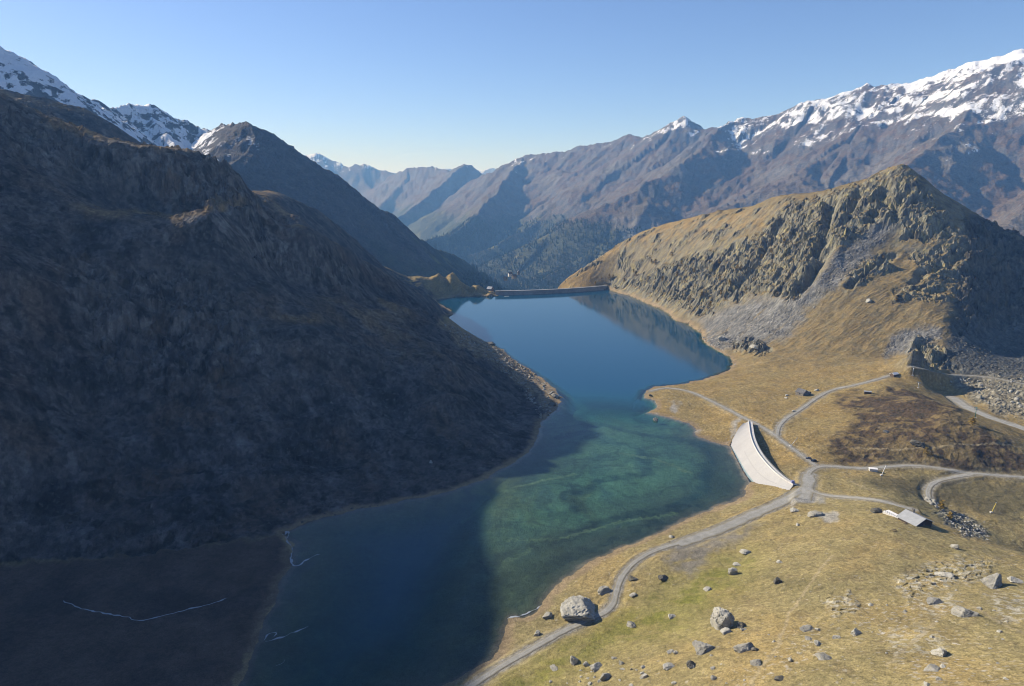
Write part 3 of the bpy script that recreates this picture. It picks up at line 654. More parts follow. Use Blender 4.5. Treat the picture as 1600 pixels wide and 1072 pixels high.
for nm, q, w in ROADW:
    lo = q[:, :2].min(0) - 25; hi = q[:, :2].max(0) + 25
    sel = (xs > lo[0]) & (xs < hi[0]) & (ys > lo[1]) & (ys < hi[1])
    x, y = xs[sel], ys[sel]
    bd = np.full(x.shape, 1e9, F32); bz = np.zeros(x.shape, F32)
    for i in range(0, len(q) - 1):
        a, b = q[i], q[i + 1]; ex, ey = b[0] - a[0], b[1] - a[1]; L = ex * ex + ey * ey + 1e-6
        t = np.clip(((x - a[0]) * ex + (y - a[1]) * ey) / L, 0, 1); d = np.hypot(x - a[0] - t * ex, y - a[1] - t * ey)
        m = d < bd; bd = np.where(m, d, bd); bz = np.where(m, a[2] + t * (b[2] - a[2]), bz)
    g = sstep(w * .5 + 5, w * .5 + 1.2, bd) * (~inl[sel])
    s = np.zeros(xs.shape, bool)
    zz = TZ[:near_rows][sel]; TZ[:near_rows][sel] = lerp(zz, bz, g)
    ROAD_D[sel] = np.minimum(ROAD_D[sel], bd - w * .5)
cn = COLR[:near_rows]
rd = sstep(2.2, -.2, ROAD_D + 1.4 * n3 + .8 * n2) * (~inl)
cn[:] = mixc(mixc(cn, (.21, .185, .125), sstep(6, .5, ROAD_D + 5 * n2 + 3 * n1) * .55 * (~inl)), (.27, .262, .235), rd * .85)
for pl, w_t in (([(1640,1010),(1590,985),(1550,965),(1520,948)], .7), ([(1170,1072),(1215,1010),(1232,960),(1270,905),(1300,868)], .6), ([(1330,752),(1370,770),(1405,788)], .6), ([(1330,700),(1400,703),(1460,700),(1540,694),(1600,700)], .8), ([(1385,1040),(1440,990),(1470,960)], .5), ([(1150,575),(1230,560),(1290,575)], .7)):
    q = [p[:2] for p in hits(pl)]; dq = seg_dist(xs + 1.5 * n2, ys + 1.5 * n3, q); cn[:] = mixc(cn, (.30, .25, .15), sstep(w_t + .5, w_t * .4, dq) * .7 * (~inl))
spill = pm([(1030,868),(1080,850),(1150,828),(1185,815),(1150,850),(1115,862),(1080,900),(1050,890)], 9)
cn[:] = mixc(cn, (.17, .158, .135), spill * sstep(-.4, .2, n2 + .2) * .85 * (~inl))
for pl in ([(1070,668),(1100,672),(1085,682)], [(1140,690),(1150,668),(1165,652),(1150,655),(1138,680)], [(1020,645),(1050,652),(1030,650)], [(1045,638),(1062,630),(1058,645)],
           [(1272,800),(1310,800),(1312,812),(1278,812)], [(1195,795),(1230,790),(1250,775),(1255,765),(1285,778),(1250,785)]):
    cn[:] = mixc(cn, (.29, .285, .26), pm(pl, 3) * .8 * (~inl))

# ------------------------------------------------------------------ ground and mountains
def ground_mat(name, s1, s2, s3, bump_d):
    t = NT(name)
    col = t.attr('col').outputs['Color']
    a = t.noise(s1, 6, .6); b = t.noise(s2, 5, .65); d = t.noise(s3, 3, .6)
    f = t.math('MULTIPLY', t.ramp(a, .3, .7, .80, 1.2), t.math('MULTIPLY', t.ramp(b, .3, .7, .74, 1.26), t.ramp(d, .3, .7, .70, 1.3)))
    if name == 'mountain_ground':
        sv = t.math('ADD', t.attr('snow').outputs['Fac'], t.math('ADD', t.ramp(b, .2, .8, -.32, .32), t.ramp(d, .2, .8, -.22, .22)))
        t.l.new(t.mix(t.ramp(sv, -.06, .22), t.scale(col, f), (.78, .80, .83)), t.b.inputs['Base Color'])
    else: t.l.new(t.scale(col, f), t.b.inputs['Base Color'])
    t.b.inputs['Roughness'].default_value = .95; t.b.inputs['Specular IOR Level'].default_value = .1
    t.bump(t.math('ADD', b, t.math('MULTIPLY', d, .5)), 1.0, bump_d)
    return t.m
M_ground = ground_mat('turf_and_scree', .06, .35, 1.6, .9)
M_far = ground_mat('mountain_ground', .006, .03, .12, 12)
def sheet(name, r0, r1, mat, smooth):
    n = (r1 - r0) * NA
    idx = np.arange(n).reshape(r1 - r0, NA)
    q = np.stack([idx[:-1, :-1], idx[:-1, 1:], idx[1:, 1:], idx[1:, :-1]], -1).reshape(-1, 4)
    me = mesh_np(name, np.stack([TX[r0:r1], TY[r0:r1], TZ[r0:r1]], -1).reshape(-1, 3), q, smooth)
    add_attr(me, 'col', COLR[r0:r1].reshape(-1, 3), 'COLOR')
    if name == 'mountains': add_attr(me, 'snow', SNOWF[r0:r1].ravel())
    return obj(name, me, mat, kind='structure')
split = int((RAD < 1700).sum())
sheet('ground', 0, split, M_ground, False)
sheet('mountains', split - 1, NR, M_far, True)

# ------------------------------------------------------------------ lake water
li = sstep(1, -9, SDs) > 0.01
li &= (ys < 1500)
ins_ = np.pad(inl, 1)
near_in = (SDs < 6)
fm = (near_in[:-1, :-1] | near_in[1:, 1:] | near_in[1:, :-1] | near_in[:-1, 1:])
n = near_rows * NA; idx = np.arange(n).reshape(near_rows, NA)
q = np.stack([idx[:-1, :-1], idx[:-1, 1:], idx[1:, 1:], idx[1:, :-1]], -1)[fm]
used = np.unique(q); remap = np.full(n, -1, np.int32); remap[used] = np.arange(len(used))
wv = np.stack([xs.ravel()[used], ys.ravel()[used], np.zeros(len(used))], -1)
water_me = mesh_np('lake_water', wv, remap[q])
add_attr(water_me, 'depth', np.maximum(-TZ[:near_rows].ravel()[used], 0))
t = NT('lake_water')
dep = t.attr('depth').outputs['Fac']
t.n.remove(t.b)
gl = t.new('ShaderNodeBsdfGlossy'); gl.inputs['Roughness'].default_value = .085
tr = t.new('ShaderNodeBsdfTransparent')
t.l.new(t.mix(t.ramp(dep, 0, 5), (.94, .98, .98), (.42, .80, .78)), tr.inputs['Color'])
df = t.new('ShaderNodeBsdfDiffuse')
t.l.new(t.mix(t.ramp(dep, 3, 16), (.006, .070, .080), (.001, .050, .105)), df.inputs['Color'])
m1 = t.new('ShaderNodeMixShader'); t.l.new(t.ramp(dep, 2.4, 11), m1.inputs[0]); t.l.new(tr.outputs[0], m1.inputs[1]); t.l.new(df.outputs[0], m1.inputs[2])
ge = t.new('ShaderNodeNewGeometry'); dt_ = t.new('ShaderNodeVectorMath', operation='DOT_PRODUCT'); t.l.new(ge.outputs['Incoming'], dt_.inputs[0]); t.l.new(ge.outputs['Normal'], dt_.inputs[1])
fr_ = t.math('ADD', t.math('MULTIPLY', t.math('POWER', t.math('SUBTRACT', 1.0, t.math('ABSOLUTE', dt_.outputs['Value'])), 5.0), .98), .02)   # Schlick, the same from above and below
m2 = t.new('ShaderNodeMixShader'); t.l.new(fr_, m2.inputs[0]); t.l.new(m1.outputs[0], m2.inputs[1]); t.l.new(gl.outputs[0], m2.inputs[2])
t.l.new(m2.outputs[0], t.out.inputs['Surface'])
bp = t.new('ShaderNodeBump'); bp.inputs['Strength'].default_value = .12; bp.inputs['Distance'].default_value = .05
t.l.new(t.noise(.5, 3), bp.inputs['Height']); t.l.new(bp.outputs[0], gl.inputs['Normal'])
obj('lake_water', water_me, t.m, kind='structure')

# ------------------------------------------------------------------ haze in the valley air
HAZE_DENSITY = 0.000082
zt = max(CAM_H + 30, float(TZ.max()) + 30); zb = float(TZ.min()) - 2
lim = RAD[-1] + 60
hx = lim; V = [(sx * x, y, z) for z in (zb, zt) for (sx, x, y) in ((-1, hx, -300), (1, hx, -300), (1, hx, lim), (-1, hx, lim))]
hz = mesh_np('haze', V, [(0, 3, 2, 1), (4, 5, 6, 7), (0, 1, 5, 4), (1, 2, 6, 5), (2, 3, 7, 6), (3, 0, 4, 7)], False)
t = NT('haze'); t.n.remove(t.b)
pv = t.new('ShaderNodeVolumePrincipled'); pv.inputs['Color'].default_value = (.21, .48, 1, 1); pv.inputs['Absorption Color'].default_value = (1, 1, 1, 1); pv.inputs['Density'].default_value = HAZE_DENSITY; pv.inputs['Anisotropy'].default_value = 0.0
t.l.new(pv.outputs[0], t.out.inputs['Volume'])
obj('haze', hz, t.m, kind='stuff')

# ------------------------------------------------------------------ mesh builder for built things
class MB:
    def __init__(s): s.v = []; s.f = []
    def add(s, V, F):
        o = len(s.v); s.v += [tuple(map(float, p)) for p in V]; s.f += [tuple(i + o for i in f) for f in F]; return s
    def box(s, x0, x1, y0, y1, z0, z1):
        return s.add([(x0,y0,z0),(x1,y0,z0),(x1,y1,z0),(x0,y1,z0),(x0,y0,z1),(x1,y0,z1),(x1,y1,z1),(x0,y1,z1)], [(0,3,2,1),(4,5,6,7),(0,1,5,4),(1,2,6,5),(2,3,7,6),(3,0,4,7)])
    def prism(s, pts, x0, x1):         # outline in (y, z), pushed along x
        n = len(pts); V = [(x0, y, z) for y, z in pts] + [(x1, y, z) for y, z in pts]
        return s.add(V, [tuple(range(n))[::-1], tuple(range(n, 2 * n))] + [(i, (i + 1) % n, n + (i + 1) % n, n + i) for i in range(n)])
    def tube(s, a, b, r0, r1=None, k=8):
        r1 = r0 if r1 is None else r1
        a, b = Vector(a), Vector(b); d = (b - a).normalized(); u = d.orthogonal().normalized(); w = d.cross(u)
        V = [a + r0 * (math.cos(t) * u + math.sin(t) * w) for t in [2 * math.pi * i / k for i in range(k)]] + [b + r1 * (math.cos(t) * u + math.sin(t) * w) for t in [2 * math.pi * i / k for i in range(k)]]
        return s.add(V, [(i, (i + 1) % k, k + (i + 1) % k, k + i) for i in range(k)] + [tuple(range(k))[::-1], tuple(range(k, 2 * k))])
    def grid(s, rows):                 # rows of points, all the same length
        n = len(rows[0]); V = [p for r in rows for p in r]
        return s.add(V, [(i * n + j, i * n + j + 1, (i + 1) * n + j + 1, (i + 1) * n + j) for i in range(len(rows) - 1) for j in range(n - 1)])
    def build(s, name, mat, parent=None, smooth=False, bevel=0, **kw):
        me = bpy.data.meshes.new(name); me.from_pydata(s.v, [], s.f); me.update()
        if smooth: me.polygons.foreach_set('use_smooth', [True] * len(me.polygons))
        o = obj(name, me, mat, parent, **kw)
        if bevel:
            b = o.modifiers.new('bevel', 'BEVEL'); b.width = bevel; b.segments = 2
        return o
def empty(name, loc, rz=0, label=None, cat=None, group=None):
    o = bpy.data.objects.new(name, None); COL.objects.link(o); o.location = loc; o.rotation_euler = (0, 0, rz); o.empty_display_size = .1
    o['label'] = label; o['category'] = cat
    if group: o['group'] = group
    return o
M_conc = simple('dam_concrete', (.30, .29, .27), .85, .22, .12)
M_conc2 = simple('pale_concrete', (.52, .51, .48), .8, .12, .5)
M_stone = simple('dry_stone', (.16, .15, .13), .9, .4, 1.2)
M_wood = simple('weathered_timber', (.10, .07, .045), .8, .35, 1.5)
M_slate = simple('slate_roof', (.10, .10, .10), .6, .3, 1.0)
M_tin = simple('pale_sheet_roof', (.31, .325, .335), .5, .14, .4, .0)
M_white = simple('white_paint', (.78, .77, .74), .5, .06, 1)
M_steel = simple('galvanised_steel', (.38, .40, .42), .45, .12, 2, .6)
M_green = simple('green_lift_paint', (.05, .13, .09), .5, .15, 2)
M_glass = simple('dark_window_glass', (.02, .025, .03), .08, .1, 1)
M_tyre = simple('tyre_rubber', (.02, .02, .02), .9, .1, 4)
M_red = simple('red_fabric', (.35, .05, .05), .8, .2, 2)
M_yellow = simple('yellow_paint', (.65, .52, .08), .5, .1, 2)
def car_paint(name, c):
    m = simple(name, c, .25, .04, 1); m.node_tree.nodes['Principled BSDF'].inputs['Coat Weight'].default_value = .6; return m

# ---- roads and tracks laid over the graded ground
tm = NT('gravel')
na, nb = tm.noise(.25, 5, .6), tm.noise(2.2, 4, .6)
cr = tm.mix(tm.ramp(na, .3, .7), (.235, .235, .215), (.35, .35, .325)); cr = tm.scale(cr, tm.ramp(nb, .3, .7, .72, 1.25))
rut = tm.attr('rut').outputs['Fac']
cr = tm.mix(tm.math('MULTIPLY', tm.ramp(rut, .2, .8), .25), cr, (.33, .32, .30))
cr = tm.mix(tm.math('MULTIPLY', tm.attr('verge').outputs['Fac'], tm.ramp(nb, .30, .52)), cr, (.205, .17, .088))
tm.l.new(cr, tm.b.inputs['Base Color']); tm.b.inputs['Roughness'].default_value = .95; tm.b.inputs['Specular IOR Level'].default_value = .1
tm.bump(nb, .6, .1)
groups = {}
for nm, q, w in ROADW: groups.setdefault(nm, []).append((q, w))
k_ = 0
for nm, ls in groups.items():
    V = []; Fq = []; rutv = []; verge = []
    for q, w in ls:
        k_ += 1
        q = resample(q, 1.6)
        t2 = np.gradient(q[:, :2], axis=0); t2 /= np.linalg.norm(t2, axis=1)[:, None] + 1e-9; nn = np.stack([-t2[:, 1], t2[:, 0]], 1)
        cols = np.array([-1, -.72, -.45, -.2, 0, .2, .45, .72, 1])
        s_ = np.arange(len(q)) * 1.6
        wl_ = w * .5 * (1 + .4 * fbm(s_ / 7, s_ * 0 + k_, 3, 401)); wr_ = w * .5 * (1 + .4 * fbm(s_ / 7, s_ * 0 + k_, 3, 405))
        pn_ = fbm(s_ / 14, s_ * 0 + k_ * 2.7, 3, 409); o = len(V)
        for i in range(len(q)):
            for cc in cols:
                off = cc * (wl_[i] if cc < 0 else wr_[i])
                x, y = q[i, 0] + nn[i, 0] * off, q[i, 1] + nn[i, 1] * off
                V.append((x, y)); rutv.append(1.0 if abs(abs(cc) - .45) < .05 else 0.0); vn = .5 + .9 * pn_[i]; verge.append(1.0 if abs(cc) == 1 else max(0, min(1, .75 * vn)) if abs(cc) == .72 else max(0, .5 * vn) if cc == 0 else .1)
        n = len(cols)
        for i in range(len(q) - 1):
            for j in range(n - 1): Fq.append((o + i * n + j, o + i * n + j + 1, o + (i + 1) * n + j + 1, o + (i + 1) * n + j)[::-1])
    V = np.array(V); z = ground(V[:, 0], V[:, 1]) + .16 + .010 * k_ - .10 * np.array([v == 1.0 for v in verge])
    me = mesh_np(nm, np.c_[V, z], Fq); add_attr(me, 'rut', rutv); add_attr(me, 'verge', verge)
    obj(nm, me, tm.m, kind='structure')

# ---- far dam
root = empty('concrete_dam', (0, 0, 0), 0, 'long low grey concrete dam wall closing the far end of the lake', 'dam')
dl = resample(smooth_line([Wz(*p) for p in DAM_LINE], 2), 6)
dl = np.vstack([dl[:1] + (dl[:1] - dl[1:2]) * 1.0, dl, dl[-1:] + (dl[-1:] - dl[-2:-1]) * 1.6])
tg = np.gradient(dl[:, :2], axis=0); tg /= np.linalg.norm(tg, axis=1)[:, None]; nrm = np.stack([-tg[:, 1], tg[:, 0]], 1)
def sect(prof): return [[(dl[i, 0] + nrm[i, 0] * d, dl[i, 1] + nrm[i, 1] * d, z) for d, z in prof] for i in range(len(dl))]
MB().grid(sect([(-.6, -12), (-.2, 0), (.3, 7.6), (4.2, 7.6), (6.5, 0), (26, -40)])).build('dam_wall', M_conc, root)
MB().grid(sect([(-.35, 7.62), (-.35, 8.4), (4.8, 8.4), (4.8, 7.62), (-.35, 7.62)])).build('crest_walkway', simple('crest_concrete', (.36, .35, .33), .85, .15, .3), root)
for d in (-.2, 4.6):
    m = MB()
    for i in range(len(dl)):
        x, y = dl[i, 0] + nrm[i, 0] * d, dl[i, 1] + nrm[i, 1] * d
        m.tube((x, y, 8.4), (x, y, 9.5), .05, k=5)
        if i < len(dl) - 1:
            for z in (8.95, 9.5): m.tube((x, y, z), (dl[i + 1, 0] + nrm[i + 1, 0] * d, dl[i + 1, 1] + nrm[i + 1, 1] * d, z), .05, k=5)
    m.build('railing', M_steel, root)

# ---- near embankment dam with its white lining
FOOT = [(1162,661,9.4),(1156,666,8.2),(1149,678,4.6),(1143,689,1.2),(1140,697,-.6),(1143,703,-.8),(1151,717,-1),(1161,736,-1),(1172,751,-.9),(1186,760,.4),(1209,765,3.2),(1232,767,7.6)]
CREST = [(1169,658.5),(1170.5,669),(1172,681),(1177,696),(1186,712),(1202,731),(1220,747),(1239,758.5)]
N_ = 60
ft = resample(smooth_line([Wz(*p) for p in FOOT], 2), .5); ct = resample(smooth_line([Wz(*p, 10.0) for p in CREST], 2), .5)
ft = ft[np.linspace(0, len(ft) - 1, N_).astype(int)]; ct = ct[np.linspace(0, len(ct) - 1, N_).astype(int)]
poly_dam = [tuple(p[:2]) for p in ft] + [tuple(p[:2]) for p in ct[::-1]]
root = empty('embankment_dam', (0, 0, 0), 0, 'curved embankment dam with a broad white lined face beside the lake', 'dam')
tw = NT('white_lining')
sv = tw.attr('seam').outputs['Fac']; nz_ = tw.noise(.12, 5, .6); nz2 = tw.noise(1.5, 3)
cw = tw.mix(tw.ramp(nz_, .3, .7), (.30, .30, .298), (.345, .345, .342)); cw = tw.mix(tw.ramp(nz2, .55, .75), cw, (.28, .275, .265)); cw = tw.mix(sv, cw, (.262, .262, .255))
tw.l.new(cw, tw.b.inputs['Base Color']); tw.b.inputs['Roughness'].default_value = .7
rows = []; seam = []
for i in range(N_):
    rows.append([tuple(ft[i] + (ct[i] - ft[i]) * j / 24 + np.array([0, 0, -.35 * math.sin(math.pi * j / 24)])) for j in range(25)])
    for j in range(25): seam.append(.3 if (i % 12 == 6) else .8 if j == 12 and i > 24 else .75 if j < 2 else 0)
mb = MB().grid(rows); o = mb.build('lined_face', tw.m, root, True); add_attr(o.data, 'seam', seam)
tg = np.gradient(ct[:, :2], axis=0); tg /= np.linalg.norm(tg, axis=1)[:, None]; nr = np.stack([-tg[:, 1], tg[:, 0]], 1)
if (nr[10] @ (ft[10, :2] - ct[10, :2])) > 0: nr = -nr
def off(i, d, z): return (ct[i, 0] + nr[i, 0] * d, ct[i, 1] + nr[i, 1] * d, z)
MB().grid([[off(i, d, z) for d, z in ((0, 9.0), (0, 10.9), (.45, 10.9), (.45, 10.15))] for i in range(N_)]).build('parapet', M_conc2, root)
MB().grid([[off(i, d, z) for d, z in ((.45, 10.15), (3.4, 10.15), (3.4, 9.7), (3.3, 4.0))] for i in range(N_)]).build('crest_walkway', M_conc2, root)
m = MB()
for i in range(0, N_ - 1, 1):
    m.tube(off(i, 3.2, 10.15), off(i, 3.2, 11.2), .05, k=5)
    for z in (10.7, 11.2): m.tube(off(i, 3.2, z), off(i + 1, 3.2, z), .045, k=5)
m.build('railing', M_steel, root)
MB().grid([[off(i, d, z) for d, z in ((3.32, 9.6), (4.6, 6.0), (6.0, 2.0), (6.5, 0))] for i in range(N_)]).build('downstream_face', M_stone, root)
x, y, z = off(N_ - 2, 1.6, 10.15)
mb = MB().box(x - 1.1, x + 1.1, y - .9, y + .9, z, z + 1.7).box(x - .7, x + .7, y - .5, y + .5, z + 1.71, z + 2.1); mb.build('gate_housing', simple('blue_grey_paint', (.22, .24, .42), .5, .1, 1), root)

# ---- houses
def house(name, loc, rz, L, Wd, hw, hr, wall, roof, label, cat='hut', chimney=None, wins=2, over=.5, parts=True, door=True):
    r = empty(name, loc, rz, label, cat)
    h = Wd / 2
    MB().prism([(-h, -2.5), (h, -2.5), (h, hw), (0, hw + hr - .12), (-h, hw)], -L / 2, L / 2).build('wall', wall, r)
    k = hr / h; t = .28
    rf = MB()
    for sg in (-1, 1):
        a = [(0, hw + hr), (sg * (h + over), hw - over * k), (sg * (h + over), hw - over * k + t), (0, hw + hr + t)]
        rf.prism(a if sg > 0 else a[::-1], -L / 2 - over, L / 2 + over)
    rf = rf.build('roof', roof, r)
    if chimney:
        cx, cy_ = chimney; zt_ = hw + hr - abs(cy_) * k
        MB().box(cx - .5, cx + .5, cy_ - .5, cy_ + .5, zt_ - .6, hw + hr + 1.3).box(cx - .65, cx + .65, cy_ - .65, cy_ + .65, hw + hr + 1.303, hw + hr + 1.5).build('chimney', M_stone, rf)
    for sg in (-1, 1):
        for i in range(wins):
            x = -L / 2 + (i + .5 + (.15 if sg > 0 else 0)) * L / max(wins, 1)
            if x > L / 2 - .8: continue
            y0 = sg * h
            w_ = MB().box(x - .55, x + .55, min(y0, y0 + sg * .06), max(y0, y0 + sg * .06), .9 if hw < 3 else hw - 1.8, hw - .5).build('window', M_wood, r)
            MB().box(x - .42, x + .42, min(y0 + sg * .062, y0 + sg * .08), max(y0 + sg * .062, y0 + sg * .08), 1.03 if hw < 3 else hw - 1.67, hw - .63).build('pane', M_glass, w_)
    if door:
        x0 = L / 2
        MB().box(x0, x0 + .07, -.55, .55, .0, min(2.0, hw - .2)).build('door', M_wood, r)
    return r
def gp(px, py): return Vector(hit(px, py))
# the big hut on the grassy shoulder, from its ridge and eaves
g = gp(1430, 816); zr = g.z + 4.4
A, B = Vector(Wz(1417, 797, zr)), Vector(Wz(1445, 810.5, zr))
dr = B - A; rz = math.atan2(dr.y, dr.x); c_ = (A + B) / 2
house('mountain_hut', (c_.x, c_.y, g.z), rz, dr.length, 12.0, 1.7, 2.7, simple('dark_timber_wall', (.06, .045, .035), .85, .3, 1), M_tin, 'large mountain hut with a broad pale grey roof and dark gable', 'hut', (-dr.length * .28, 1.8), 4, .8)
fwd = Vector((math.cos(rz), math.sin(rz), 0)); sid = Vector((-math.sin(rz), math.cos(rz), 0))
if sid.x > 0: sid = -sid
tc = gp(1396, 805)
r = empty('terrace', (tc.x, tc.y, tc.z), rz, 'white terrace deck on the lake side of the large hut', 'terrace')
MB().box(-5.2, 5.2, -2.2, 2.2, -.8, .55).build('deck', M_conc2, r); MB().box(-5.1, 5.1, -2.1, 2.1, .553, .60).build('deck_surface', M_white, r)
mb = MB()
for i in range(8): mb.box(-5.15 + i * 1.45, -5.05 + i * 1.45, -2.18, -2.08, .6, 1.5)
mb.box(-5.15, 5.1, -2.17, -2.09, 1.5, 1.58).build('railing', M_wood, r)
def parasol(p, mat, label, rad=1.6):
    r = empty('parasol', (p.x, p.y, p.z), 0, label, 'parasol')
    MB().tube((0, 0, -.3), (0, 0, 2.5), .04).build('pole', M_steel, r)
    n = 8; V = [(0, 0, 2.6)] + [(rad * math.cos(2 * math.pi * i / n), rad * math.sin(2 * math.pi * i / n), 2.1) for i in range(n)]
    V += [(0, 0, 2.52)] + [(rad * math.cos(2 * math.pi * i / n), rad * math.sin(2 * math.pi * i / n), 2.0) for i in range(n)]
    MB().add(V, [(0, 1 + i, 1 + (i + 1) % n) for i in range(n)] + [(n + 1, n + 2 + (i + 1) % n, n + 2 + i) for i in range(n)] + [(1 + i, n + 2 + i, n + 2 + (i + 1) % n, 1 + (i + 1) % n) for i in range(n)]).build('canopy', mat, r)
    MB().box(-.35, .35, -.35, .35, -.3, .08).build('base', M_conc, r)
parasol(gp(1409.5, 812), M_white, 'white parasol at the end of the terrace by the large hut')
parasol(gp(1419, 814.5), M_white, 'smaller white parasol beside the red one in front of the large hut', 1.2)
parasol(gp(1424, 816), M_red, 'red parasol in front of the pale roof of the large hut', 1.2)
def picnic(p, rz, label):
    r = empty('picnic_table', (p.x, p.y, p.z), rz, label, 'picnic table')
    MB().box(-1.3, 1.3, -.4, .4, .72, .78).build('tabletop', M_wood, r)
    for sy in (-.85, .85): MB().box(-1.3, 1.3, sy - .14, sy + .14, .43, .48).build('bench', M_wood, r)
    for sx in (-.9, .9):
        MB().tube((sx, -.9, 0), (sx, -.2, .72), .05, k=6).tube((sx, .9, 0), (sx, .2, .72), .05, k=6).box(sx - .04, sx + .04, -.95, .95, .38, .427).build('trestle', M_wood, r)
picnic(gp(1397, 830), R(10), 'brown picnic table alone on the grass below the large hut')
picnic(gp(1413, 818), rz, 'brown picnic table between the white terrace and the red parasol')
# the small stone hut and its outhouse
g = gp(1253, 617)
r = house('stone_hut', (g.x, g.y, g.z), R(-62), 9.0, 7.6, 2.9, 2.8, M_stone, M_slate, 'small dark stone hut standing alone in the yellow meadow', 'hut', None, 1, .4)
g = gp(1260, 616.5)
r2 = house('stone_outhouse', (g.x + 1.0, g.y, g.z), R(-62), 4.6, 4.2, 2.0, 1.6, M_stone, M_slate, 'low stone outhouse tucked against the right side of the stone hut', 'outhouse', None, 0, .3)
g = gp(1355.5, 615.5)
house('meadow_shed', (g.x, g.y, g.z), R(-20), 6.0, 3.2, 2.3, .5, M_wood, M_tin, 'little shed with a pale flat roof between track and brown knoll', 'shed', None, 1, .25)
g = gp(1397, 588)
house('lift_hut', (g.x, g.y, g.z), R(25), 7.0, 4.4, 2.6, 1.2, M_wood, M_white, 'hut with a white roof where the meadow track ends under the lift', 'hut', None, 1, .4)
g = gp(1364, 736)
house('valve_hut', (g.x, g.y, g.z), R(-15), 5.0, 3.0, 1.8, .35, M_conc2, M_white, 'low white roofed valve hut beside the gravel road and white lance', 'hut', None, 0, .2)
g = gp(766, 454)
house('dam_keeper_house', (g.x, g.y, g.z), R(-35), 11, 8.5, 4.2, 4.0, simple('brown_render', (.12, .095, .075), .9, .2, .5), simple('blue_grey_roof', (.22, .25, .29), .5, .12, .4), 'house with blue grey roof on the knoll at the left end of the far dam', 'house', (2, 1), 3, .7)
for i, (px, py, L, wcol, lab) in enumerate(((797, 430.5, 9, M_conc2, 'white house in the wooded valley far beyond the long dam'), (803, 434, 10, M_stone, 'grey stone house just below the white house in the far valley'), (790, 437, 9, M_stone, 'small grey house among trees at the left of the far hamlet'), (810, 428, 8, M_stone, 'house highest of the hamlet beyond the long dam'))):
    g = gp(px, py); house('valley_house', (g.x, g.y, g.z), R(20 + 25 * i), L, L * .7, 5, 3.5, wcol, M_slate, lab, 'house', None, 3, .6)

# ---- lances, lift towers, small gear
def lance(p0, p1, mat, label, length=11.0):
    g = gp(*p0); u, fy, fz = ray(*p1)
    best = min((abs((Vector((u * t, fy * t, CAM_H + fz * t)) - g).length - length), t) for t in np.linspace(g.length * .9, g.length * 1.02, 600))[1] if False else None
    d = (Vector(Wz(*p1, g.z + length * .86)) - g)
    r = empty('snow_lance', g, 0, label, 'snow lance')
    MB().tube((0, 0, -.4), d * .97, .22, .16, 8).build('mast', mat, r, True)
    MB().tube(d * .93, d, .34, .30, 8).build('nozzle_head', M_steel, r, True)
    MB().box(-.8, .8, -.6, .6, -.6, .7).build('base', M_conc2, r)
lance((1377, 743), (1384.5, 727), M_white, 'leaning white snow lance beside the valve hut and gravel road', 8)
lance((1549, 801), (1557, 785), M_yellow, 'leaning pale yellow snow lance on the grass at far right', 8)
lance((1235, 697), (1246, 684), M_steel, 'thin grey leaning lance beside the track behind the white dam', 8)
def tower(px, py, h, mat, label, arm=3.2):
    g = gp(px, py); r = empty('lift_tower', g, R(60), label, 'lift tower')
    MB().tube((0, 0, -.6), (0, 0, h), .32, .2, 10).build('mast', mat, r, True)
    MB().box(-arm, arm, -.18, .18, h, h + .35).build('crossarm', mat, r)
    for sx in (-1, 1):
        m = MB().box(sx * arm - .1, sx * arm + .1, -1.6, 1.6, h - .3, h - .003)
        for k in range(4): m.tube((sx * arm - .18, -1.2 + .8 * k, h - .4), (sx * arm + .18, -1.2 + .8 * k, h - .4), .22, k=10)
        m.build('sheave_train', M_steel, r)
    MB().box(-.9, .9, -.9, .9, -.8, .25).build('footing', M_conc2, r)
tower(1426, 586, 8.5, M_steel, 'taller grey lift tower behind the white roofed hut')
tower(1434.5, 606, 5.5, M_steel, 'short grey lift tower on the shaded side of the brown knoll', 1.8)
tower(1523.5, 653, 8.0, M_green, 'green lift tower above the golden bush by the gravel track', 2.8)
g = gp(768.5, 463.5); r = empty('gauge_post', (g.x, g.y, max(g.z, 0)), 0, 'thin white gauge post at the water edge left of the far dam', 'post')
MB().box(-.35, .35, -.35, .35, -1, 3.2).build('post', M_white, r); MB().box(-.6, .6, -.6, .6, -.5, .15).build('base', M_conc2, r)
p = Wz(792, 463.2); r = empty('pontoon', (p[0], p[1], 0), R(12), 'pale floating pontoon on the water at the foot of the far dam', 'pontoon')
MB().box(-4.5, 4.5, -1.5, 1.5, .1, .55).build('deck', M_conc2, r); MB().tube((-4.3, -1, .05), (4.3, -1, .05), .35).tube((-4.3, 1, .05), (4.3, 1, .05), .35).build('float', M_steel, r)

